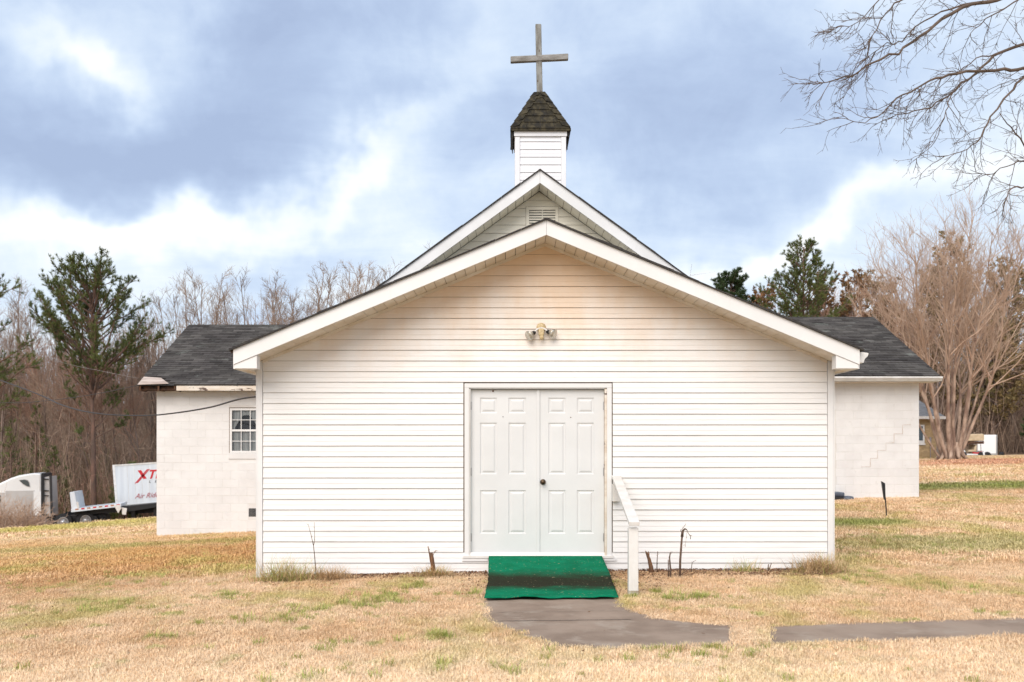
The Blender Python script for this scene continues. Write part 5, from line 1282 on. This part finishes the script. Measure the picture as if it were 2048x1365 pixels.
# white enclosed utility trailer at an angle
DU = 80; sU = DU / F
ut = thing('utility_trailer', 'white enclosed utility trailer parked at the edge of the right wood', 'trailer', ((1990 - CX) * sU, DU, gz((1990 - CX) * sU, DU)))
uxa, uxb, uxc = (1962 - CX) * sU, (1993 - CX) * sU, (2011 - CX) * sU; zb0, zt0 = EYE - 5 * sU, EYE + 35 * sU
MB().prism([(uxa, DU + .6, zb0), (uxb, DU, zb0), (uxc, DU + 2.2, zb0), (uxa + .9, DU + 3.0, zb0)], (0, 0, zt0 - zb0)).build('body', M['truck_white'], ut, bevel=.05)
MB().box(uxb - .03, uxb + .05, DU - .05, DU + .02, zb0 - .02, zt0 + .01).build('corner_trim', M['metal'], ut)
MB().prism([(uxa, DU + .57, zb0 - .02), (uxb, DU - .03, zb0 - .02), (uxb, DU - .03, zb0 + .12), (uxa, DU + .57, zb0 + .12)], (0, -.02, 0)).build('lower_trim', M['metal'], ut)
MB().lathe([(.12, 0), (.30, .02), (.30, .2), (.12, .22)], (uxb + .35, DU + .1, zb0 - .05), (.55, -.8, 0), 18).build('wheel', M['tyre'], ut, True)
MB().lathe([(.12, 0), (.30, .02), (.30, .2), (.12, .22)], (uxa + .55, DU + .15, zb0 - .05), (-.2, -1, 0), 18).build('wheel', M['tyre'], ut, True)
# low flat deck and the canopied cart standing on it
DC = 73; sC = DC / F
def cx_(px): return (px - CX) * sC
def cz_(py): return EYE + (HY - py) * sC
dk = thing('low_platform', 'low dark timber platform under the canopied cart', 'platform', (cx_(1960), DC, cz_(918)))
MB().box(cx_(1925), cx_(2002), DC - .4, DC + 1.8, cz_(916.5), cz_(913.2)).build('deck', mat('grey_deck', (.2, .18, .16), rough=.9), dk)
for px in (1930, 1962, 1998): MB().box(cx_(px), cx_(px) + .12, DC - .38, DC - .2, cz_(921), cz_(916.6)).build('deck_leg', M['rotten'], dk)
gc = thing('golf_cart', 'white golf cart with tan canopy parked right of the many stemmed tree', 'golf cart', (cx_(1945), DC, cz_(913)))
def csp(pts, y0, y1): return MB().prism([(cx_(a), y0, cz_(b_)) for a, b_ in reversed(pts)], (0, y1 - y0, 0))
csp([(1917.5, 908), (1918, 900), (1922, 896.5), (1928, 897.5), (1931, 903), (1934, 908), (1966, 908), (1968, 902), (1970, 902), (1970, 911), (1918, 911)], DC, DC + 1.2).build('body', M['truck_white'], gc, bevel=.04)
csp([(1936, 868.5), (1966, 868), (1968.5, 871), (1968, 882), (1934, 882.5), (1933.5, 878)], DC - .05, DC + 1.3).build('canopy', M['tan'], gc, bevel=.06)
csp([(1921, 884.5), (1968, 882.6), (1968, 888), (1936, 889), (1921, 889)], DC, DC + 1.25).build('canopy_frame', M['rotten'], gc)
csp([(1924, 884), (1925, 879), (1930, 877), (1934, 883.9)], DC + .1, DC + .8).build('folded_cloth', M['blue'], gc, bevel=.03)
for px in (1926, 1962): MB().tube([(cx_(px), DC + .05, cz_(888)), (cx_(px + 1), DC + .05, cz_(908))], .025, 6).build('roof_post', M['black'], gc)
csp([(1938, 900), (1950, 900), (1950, 897), (1953, 890), (1955, 890), (1954, 904), (1938, 904)], DC + .1, DC + 1.1).build('seat', M['tan'], gc, bevel=.03)
csp([(1945, 904.5), (1955, 905.5), (1963, 903), (1963, 905), (1955, 908), (1945, 907)], DC - .03, DC - .005).build('side_rail', M['red'], gc)
for px in (1928.5, 1961): MB().lathe([(.06, 0), (.17, .0), (.19, .03), (.19, .15), (.06, .17)], (cx_(px), DC - .06, cz_(909)), (0, 1, 0), 20).build('wheel', M['tyre'], gc, True)

# ------------------------------------------------------------------ plants along the front wall
def sprig(name, label, cat, base, paths, m, twigs=0, seed=0):
    mb = MB(); rr = random.Random(seed)
    for pts, r0, r1 in paths:
        P = [Vector(p) for p in pts]; mb.tube(P, [r0 + (r1 - r0) * i / (len(P) - 1) for i in range(len(P))], 6)
        for k in range(twigs):
            q, e = along(P, rr.uniform(.2, .95)); stem(mb, q, away(e, .7, rr.uniform(0, 6.28)), .03, .0022, .001, 2, 3, rr, .1, 0)
    o = mb.build(name, m, org=base, smooth=True); tag(o, label, cat); return o
DS = 11.45
def A(px, py, d=DS): return tuple(at(px, py, d))
sprig('sapling', 'thin forked leafless sapling against the siding left of the doors', 'sapling', A(633, 1168, 11.4),
      [([A(633, 1172, 11.4), A(631.5, 1140, 11.4), A(629, 1110, 11.4), A(627, 1092, 11.4)], .006, .0045), ([A(627, 1092, 11.4), A(622, 1070, 11.4), A(616, 1048, 11.4)], .0042, .002), ([A(627, 1092, 11.4), A(629.5, 1080, 11.4), A(628.5, 1045, 11.4)], .0042, .002)], M['stalk'], 3, 1)
sprig('stump', 'splintered orange brown stump against the siding left of the doors', 'stump', A(865, 1142), 
      [([A(867, 1150), A(866, 1135), A(864, 1118), A(862, 1106)], .030, .021), ([A(862, 1125), A(859, 1108), A(856, 1093)], .012, .005), ([A(866, 1112), A(869, 1104), A(872, 1101)], .004, .002)], M['stump'], 6, 2)
sprig('stump', 'dark jagged forked stump just right of the handrail post', 'stump', A(1301, 1146),
      [([A(1303, 1152), A(1302, 1135), A(1298, 1118), A(1293, 1106), A(1291, 1103)], .034, .006), ([A(1298, 1118), A(1297.5, 1108), A(1297, 1104)], .010, .005)], M['stump'], 6, 3)
sprig('stalk', 'straight thin dead stalk right beside the jagged forked stump', 'stalk', A(1314, 1145), [([A(1314, 1148), A(1314, 1125), A(1315.5, 1103)], .007, .004)], M['stalk'], 3, 4)
sprig('stalk', 'short double dead stalk with a curved tip, between stump and hooked stem', 'stalk', A(1339, 1160, 11.1),
      [([A(1341, 1166, 11.1), A(1341, 1140, 11.1), A(1339, 1115, 11.1), A(1340.5, 1107, 11.1), A(1342, 1104, 11.1)], .013, .004), ([A(1337, 1162, 11.1), A(1336.5, 1120, 11.1)], .008, .005)], M['stalk'], 4, 5)
sprig('stalk', 'tallest dead stem with a hooked top and dangling dry leaves right of the handrail', 'stalk', A(1360, 1158, 11.1),
      [([A(1359.5, 1162, 11.1), A(1360.5, 1120, 11.1), A(1363, 1085, 11.1), A(1365, 1066, 11.1)], .014, .011), ([A(1364, 1074, 11.1), A(1365.5, 1062, 11.1), A(1370, 1058, 11.1), A(1374, 1060, 11.1)], .018, .006),
       ([A(1374, 1060, 11.1), A(1377, 1068, 11.1), A(1381, 1072, 11.1), A(1381, 1079, 11.1)], .003, .004), ([A(1363, 1066, 11.1), A(1361, 1062, 11.1), A(1368, 1054, 11.1), A(1372, 1047, 11.1)], .003, .002),
       ([A(1374, 1064, 11.1), A(1372, 1080, 11.1), A(1370, 1095, 11.1)], .0015, .001), ([A(1362, 1150, 11.1), A(1375, 1140, 11.1), A(1383, 1136, 11.1)], .004, .002)], M['stalk'], 3, 6)
sprig('stalk', 'small curved grey twig by the wall right of the hooked stem', 'stalk', A(1384, 1144), [([A(1383, 1147), A(1383.5, 1130), A(1386, 1124), A(1392, 1121)], .005, .002)], M['stalk'], 1, 7)
sprig('stalk', 'little split stub by the wall left of the big grass clump', 'stalk', A(1538, 1146), [([A(1536, 1149), A(1536, 1138), A(1537, 1129)], .009, .006), ([A(1537, 1146), A(1540, 1135), A(1543, 1126)], .008, .004)], M['stalk'], 1, 8)

def grass_clump(label, px, py, d, n, h, spread, m, seed, droop=.5, m2=None, frac=.3):
    g = random.Random(seed); x, y, _ = at(px, py, d); z = gz(x, y)
    h *= 1.45; n = int(n * 1.7); objs = []
    for mm, cnt in ((m, int(n * (1 - frac)) if m2 else n), (m2, int(n * frac))):
        if mm is None or cnt == 0: continue
        mb = MB()
        for i in range(cnt):
            a = g.uniform(0, 6.28); e = abs(g.gauss(0, .55)) * spread; L = h * g.uniform(.5, 1.15); bx0 = x + g.gauss(0, h * .42 * spread ** .5); by0 = y + g.gauss(0, h * .2)
            p = Vector((bx0, by0, z - .01)); dd = Vector((math.cos(a) * math.sin(e), math.sin(a) * math.sin(e) * .8, math.cos(e))); sdw = Vector((-math.sin(a + .6), math.cos(a + .6), 0)) * .0034; P = [p]
            for k in range(4): dd = (dd + Vector((math.cos(a) * .2, math.sin(a) * .2, -.28)) * droop).normalized(); q_ = P[-1] + dd * L / 4; q_.y = min(q_.y, YW - .03); P.append(q_)
            k0 = len(mb.v)
            for i_, q in enumerate(P): w_ = 1 - i_ / 4.6; mb.v += [tuple(q - sdw * w_), tuple(q + sdw * w_)]
            for i_ in range(4): mb.f.append((k0 + 2 * i_, k0 + 2 * i_ + 1, k0 + 2 * i_ + 3, k0 + 2 * i_ + 2))
        objs.append((mb, mm))
    root = thing('grass_clump', label, 'grass clump', (x, y, z))
    for k, (mb, mm) in enumerate(objs): mb.build('green_blades' if mm is M['green_blade'] else 'dry_blades', mm, root)
grass_clump('green and straw grass clump by the left corner board', 570, 1160, 11.35, 520, .24, 1.3, M['straw'], 1, .5, M['green_blade'], .5)
grass_clump('dry tangled grass clump around the foot of the thin sapling', 660, 1160, 11.35, 640, .16, 1.5, M['straw'], 2, .62)
grass_clump('dry grass mound around the orange brown stump', 868, 1155, 11.4, 700, .13, 1.6, M['straw'], 3, .62, M['green_blade'], .15)
grass_clump('small green topped tuft by the wall right of the doors', 1490, 1142, 11.5, 150, .15, 1.1, M['straw'], 4, .4, M['green_blade'], .5)
grass_clump('big dry straw coloured clump at the right corner of the front room', 1640, 1150, 11.4, 1100, .21, 1.35, M['straw'], 5, .60, M['green_blade'], .12)
grass_clump('low dry tuft by the wall between hooked stem and green tuft', 1420, 1150, 11.4, 120, .07, 2.0, M['straw'], 6, 1.0)

# leaf litter and bare soil strip at the foot of the wall
def litter(name, regions, m, size, seed):
    g = np.random.default_rng(seed); Vs = []
    for (x0, x1, y0, y1, n) in regions:
        x = g.uniform(x0, x1, n); y = y1 - (y1 - y0) * g.uniform(0, 1, n) ** 1.6; z = gzn(x, y) + g.uniform(.005, .035, n); c = np.stack([x, y, z], 1)
        a = g.normal(0, 1, (n, 3)); a /= np.linalg.norm(a, axis=1, keepdims=True); b_ = np.cross(a, g.normal(0, 1, (n, 3))); b_ /= np.linalg.norm(b_, axis=1, keepdims=True)
        a[:, 2] *= .4; b_[:, 2] *= .4; s = size * g.uniform(.5, 1.3, (n, 1))
        Vs.append(np.stack([c - a * s, c + b_ * s * .5, c + a * s, c - b_ * s * .5], 1).reshape(-1, 3))
    V = np.concatenate(Vs); i = np.arange(len(V) // 4) * 4
    return tag(link(name, npmesh(name, V, np.stack([i, i + 1, i + 2, i + 3], 1), m)), kind='stuff')
litter('leaf_litter', [(-2.9, -.3, 11.35, 11.74, 2600), (1.15, 3.8, 11.15, 11.74, 4200), (-3.0, 4.2, 10.4, 11.4, 500), (1.1, 1.7, 10.0, 11.2, 420), (-.6, -.28, 9.6, 11.4, 160), (-8, 9, 5, 11, 260)], M['litter'], .022, 31)
litter('fallen_leaves', [(20.5, 34, 40, 50, 5200), (20.5, 26, 36, 46, 1500)], M['orange_leaf'], .075, 32)
soil = MB(); xs_ = np.linspace(-2.62, -.30, 40)
for (xa, xb) in ((-2.60, -.30), (1.12, 3.85)):
    n = 40; b0 = len(soil.v)
    for i in range(n + 1):
        x = xa + (xb - xa) * i / n; w_ = .17 + .10 * math.sin(x * 5.1) + .05 * math.sin(x * 13)
        for j, yy_ in enumerate((YW + .01, YW - w_ * .5, YW - w_ - .06)): soil.v.append((x, yy_, gz(x, yy_) + (.012 if j < 2 else -.004)))
    for i in range(n):
        for j in range(2): a = b0 + i * 3 + j; soil.f.append((a, a + 1, a + 4, a + 3))
tag(soil.build('soil', mat('dark_red_soil', (.115, .060, .042), (.19, .115, .085), 12, .95, .9, 70), smooth=True), kind='structure')

# ------------------------------------------------------------------ lawn grass
def blade_clump(name, n, rad, h, w, seed):
    g = np.random.default_rng(seed); a = g.uniform(0, 6.283, n); r = rad * np.sqrt(g.uniform(0, 1, n)); x, y = np.cos(a) * r, np.sin(a) * r
    th = g.uniform(0, 6.283, n); ln = g.uniform(.1, 1.1, n); H = h * g.uniform(.4, 1.1, n); dx, dy = np.cos(th), np.sin(th); px_, py_ = -dy * w / 2, dx * w / 2
    z0 = np.zeros(n) - .005
    b = np.stack([np.stack([x - px_, y - py_, z0], 1), np.stack([x + px_, y + py_, z0], 1),
                  np.stack([x + dx * ln * H * .45 + px_ * .7, y + dy * ln * H * .45 + py_ * .7, H * .6], 1), np.stack([x + dx * ln * H * .45 - px_ * .7, y + dy * ln * H * .45 - py_ * .7, H * .6], 1)], 1)
    tip = np.stack([x + dx * ln * H * 1.2, y + dy * ln * H * 1.2, H * .8], 1)[:, None]
    V = np.concatenate([b, tip], 1).reshape(-1, 3); i = np.arange(n) * 5
    fs = []
    for k in range(n): fs += [(int(i[k]), int(i[k] + 1), int(i[k] + 2), int(i[k] + 3)), (int(i[k] + 3), int(i[k] + 2), int(i[k] + 4))]
    me = bpy.data.meshes.new(name); me.from_pydata(V.tolist(), [], fs); me.materials.append(M['blade'])
    return bpy.data.objects.new(name, me)
def scatter(name, pts, clump, smin, smax):
    me = bpy.data.meshes.new(name); me.vertices.add(len(pts)); me.vertices.foreach_set('co', np.asarray(pts, np.float32).ravel()); me.update()
    o = bpy.data.objects.new(name, me); COL.objects.link(o); tag(o, kind='stuff')
    ng = bpy.data.node_groups.new(name, 'GeometryNodeTree')
    ng.interface.new_socket('Geometry', in_out='INPUT', socket_type='NodeSocketGeometry'); ng.interface.new_socket('Geometry', in_out='OUTPUT', socket_type='NodeSocketGeometry')
    N = ng.nodes; gi = N.new('NodeGroupInput'); go = N.new('NodeGroupOutput'); ip = N.new('GeometryNodeInstanceOnPoints'); oi = N.new('GeometryNodeObjectInfo'); oi.inputs['Object'].default_value = clump
    oi.inputs['As Instance'].default_value = True
    rv = N.new('FunctionNodeRandomValue'); rv.data_type = 'FLOAT_VECTOR'; rv.inputs[0].default_value = (-.12, -.12, 0); rv.inputs[1].default_value = (.12, .12, 6.283)
    sv = N.new('FunctionNodeRandomValue'); sv.data_type = 'FLOAT'; sv.inputs[2].default_value = smin; sv.inputs[3].default_value = smax; sv.inputs['Seed'].default_value = 5
    m2p = N.new('GeometryNodeMeshToPoints')
    ng.links.new(gi.outputs[0], m2p.inputs[0]); ng.links.new(m2p.outputs[0], ip.inputs['Points']); ng.links.new(oi.outputs['Geometry'], ip.inputs['Instance'])
    ng.links.new(rv.outputs[0], ip.inputs['Rotation']); ng.links.new(sv.outputs[1], ip.inputs['Scale']); ng.links.new(ip.outputs[0], go.inputs[0])
    md = o.modifiers.new('scatter', 'NODES'); md.node_group = ng
    return o
def lawn_pts(n, y0, y1, seed, pw=1.0, xm=.62, xpad=1.0):
    g = np.random.default_rng(seed); y = y0 + (y1 - y0) * g.uniform(0, 1, n) ** pw; x = g.uniform(-1, 1, n) * (y * xm + xpad)
    k = ~((x > XL - .02) & (x < XR + .02) & (y > YW - .06)) & ~inpoly(x, y, P1) & ~inpoly(x, y, P2)
    k &= ~((y > YB - .1) & (x > LX - .05) & (x < RX + .05)) & ~((x > -.34) & (x < 1.10) & (y > 9.42) & (y < 12))
    k &= ~((y > YW - .2) & (x > XL + .3) & (x < XR) & (y < YW) & (g.uniform(0, 1, n) < .75))
    k &= (y - .32 * x < 67) | (x > 10)
    x, y = x[k], y[k]; return np.stack([x, y, gzn(x, y)], 1)
c1 = blade_clump('blade_clump', 46, .085, .045, .0042, 1); c2 = blade_clump('blade_clump_far', 46, .19, .055, .010, 2); c3 = blade_clump('blade_clump_distant', 40, .42, .075, .026, 3)
scatter('lawn_grass', lawn_pts(46000, 4.3, 13.0, 41, .85), c1, .6, 1.15)
scatter('lawn_grass', lawn_pts(38000, 12.0, 27.0, 42, .8), c2, .6, 1.2)
scatter('lawn_grass', lawn_pts(42000, 26.0, 82.0, 43, .7), c3, .6, 1.2)
# straw spilling over the gap between the two walks
gp_ = np.array([gpt(rnd.uniform(1474, 1534), rnd.uniform(1256, 1297)) for _ in range(300)]); scatter('path_grass', np.concatenate([gp_, gzn(gp_[:, 0], gp_[:, 1])[:, None] + .016], 1), c1, .5, 1.0)
ed = []
for P in (P1, P2):
    for (a, b_) in zip(P, P[1:] + P[:1]):
        L = math.hypot(b_[0] - a[0], b_[1] - a[1])
        if L > 1.2: continue
        for k in range(int(L * 20) + (rnd.random() < .5)):
            u = rnd.random(); ed.append((a[0] + (b_[0] - a[0]) * u + rnd.gauss(0, .022), a[1] + (b_[1] - a[1]) * u + rnd.gauss(0, .022)))
ed = np.array([q for q in ed if not (-.32 < q[0] < 1.08 and 9.25 < q[1] < 9.7)]); scatter('path_edge_grass', np.concatenate([ed, gzn(ed[:, 0], ed[:, 1])[:, None] + .012], 1), c1, .5, 1.0)

# green tufts coming through the dormant lawn
_b = M['blade']; M['blade'] = M['green_blade']; c4 = blade_clump('green_clump', 40, .05, .085, .0045, 9); M['blade'] = _b
gpts = []
for px, py, rx, ry, n in [(760, 1197, .30, .25, 46), (830, 1172, .12, .22, 26), (740, 1210, .4, .15, 24), (452, 1187, .25, .15, 22), (330, 1268, .12, .10, 8), (870, 1277, .16, .08, 16), (1392, 1200, .35, .10, 26),
        (1352, 1207, .10, .06, 8), (1310, 1190, .05, .06, 6), (550, 1236, .30, .12, 16), (620, 1218, .25, .2, 12), (920, 1190, .25, .1, 14), (660, 1295, .2, .2, 8), (1030, 1335, .6, .2, 18), (1400, 1310, .6, .2, 22),
        (240, 1200, .6, .4, 22), (90, 1150, 1.2, .6, 30), (1840, 1110, 1.2, .8, 60), (1760, 1090, .6, .5, 30), (1700, 1160, .4, .3, 14), (650, 1340, .4, .2, 10), (430, 1240, .2, .2, 9), (1900, 1190, .5, .3, 10), (1125, 1185, .05, .05, 0), (1260, 1200, .10, .05, 6)]:
    x, y = gpt(px, py)
    for k in range(n): gpts.append((x + rnd.gauss(0, rx * .6), y + rnd.gauss(0, ry * .8)))
for k in range(70): y = rnd.uniform(5, 16); x = rnd.uniform(-.6, .6) * y; gpts.append((x, y))
gpts = np.array(gpts); kx, ky = gpts[:, 0], gpts[:, 1]
gpts = gpts[~((kx > XL) & (kx < XR) & (ky > YW - .08)) & ~inpoly(kx, ky, P1) & ~inpoly(kx, ky, P2) & ~((kx > -.34) & (kx < 1.1) & (ky > 9.4))]
scatter('green_grass', np.concatenate([gpts, gzn(gpts[:, 0], gpts[:, 1])[:, None]], 1), c4, .5, 1.15)
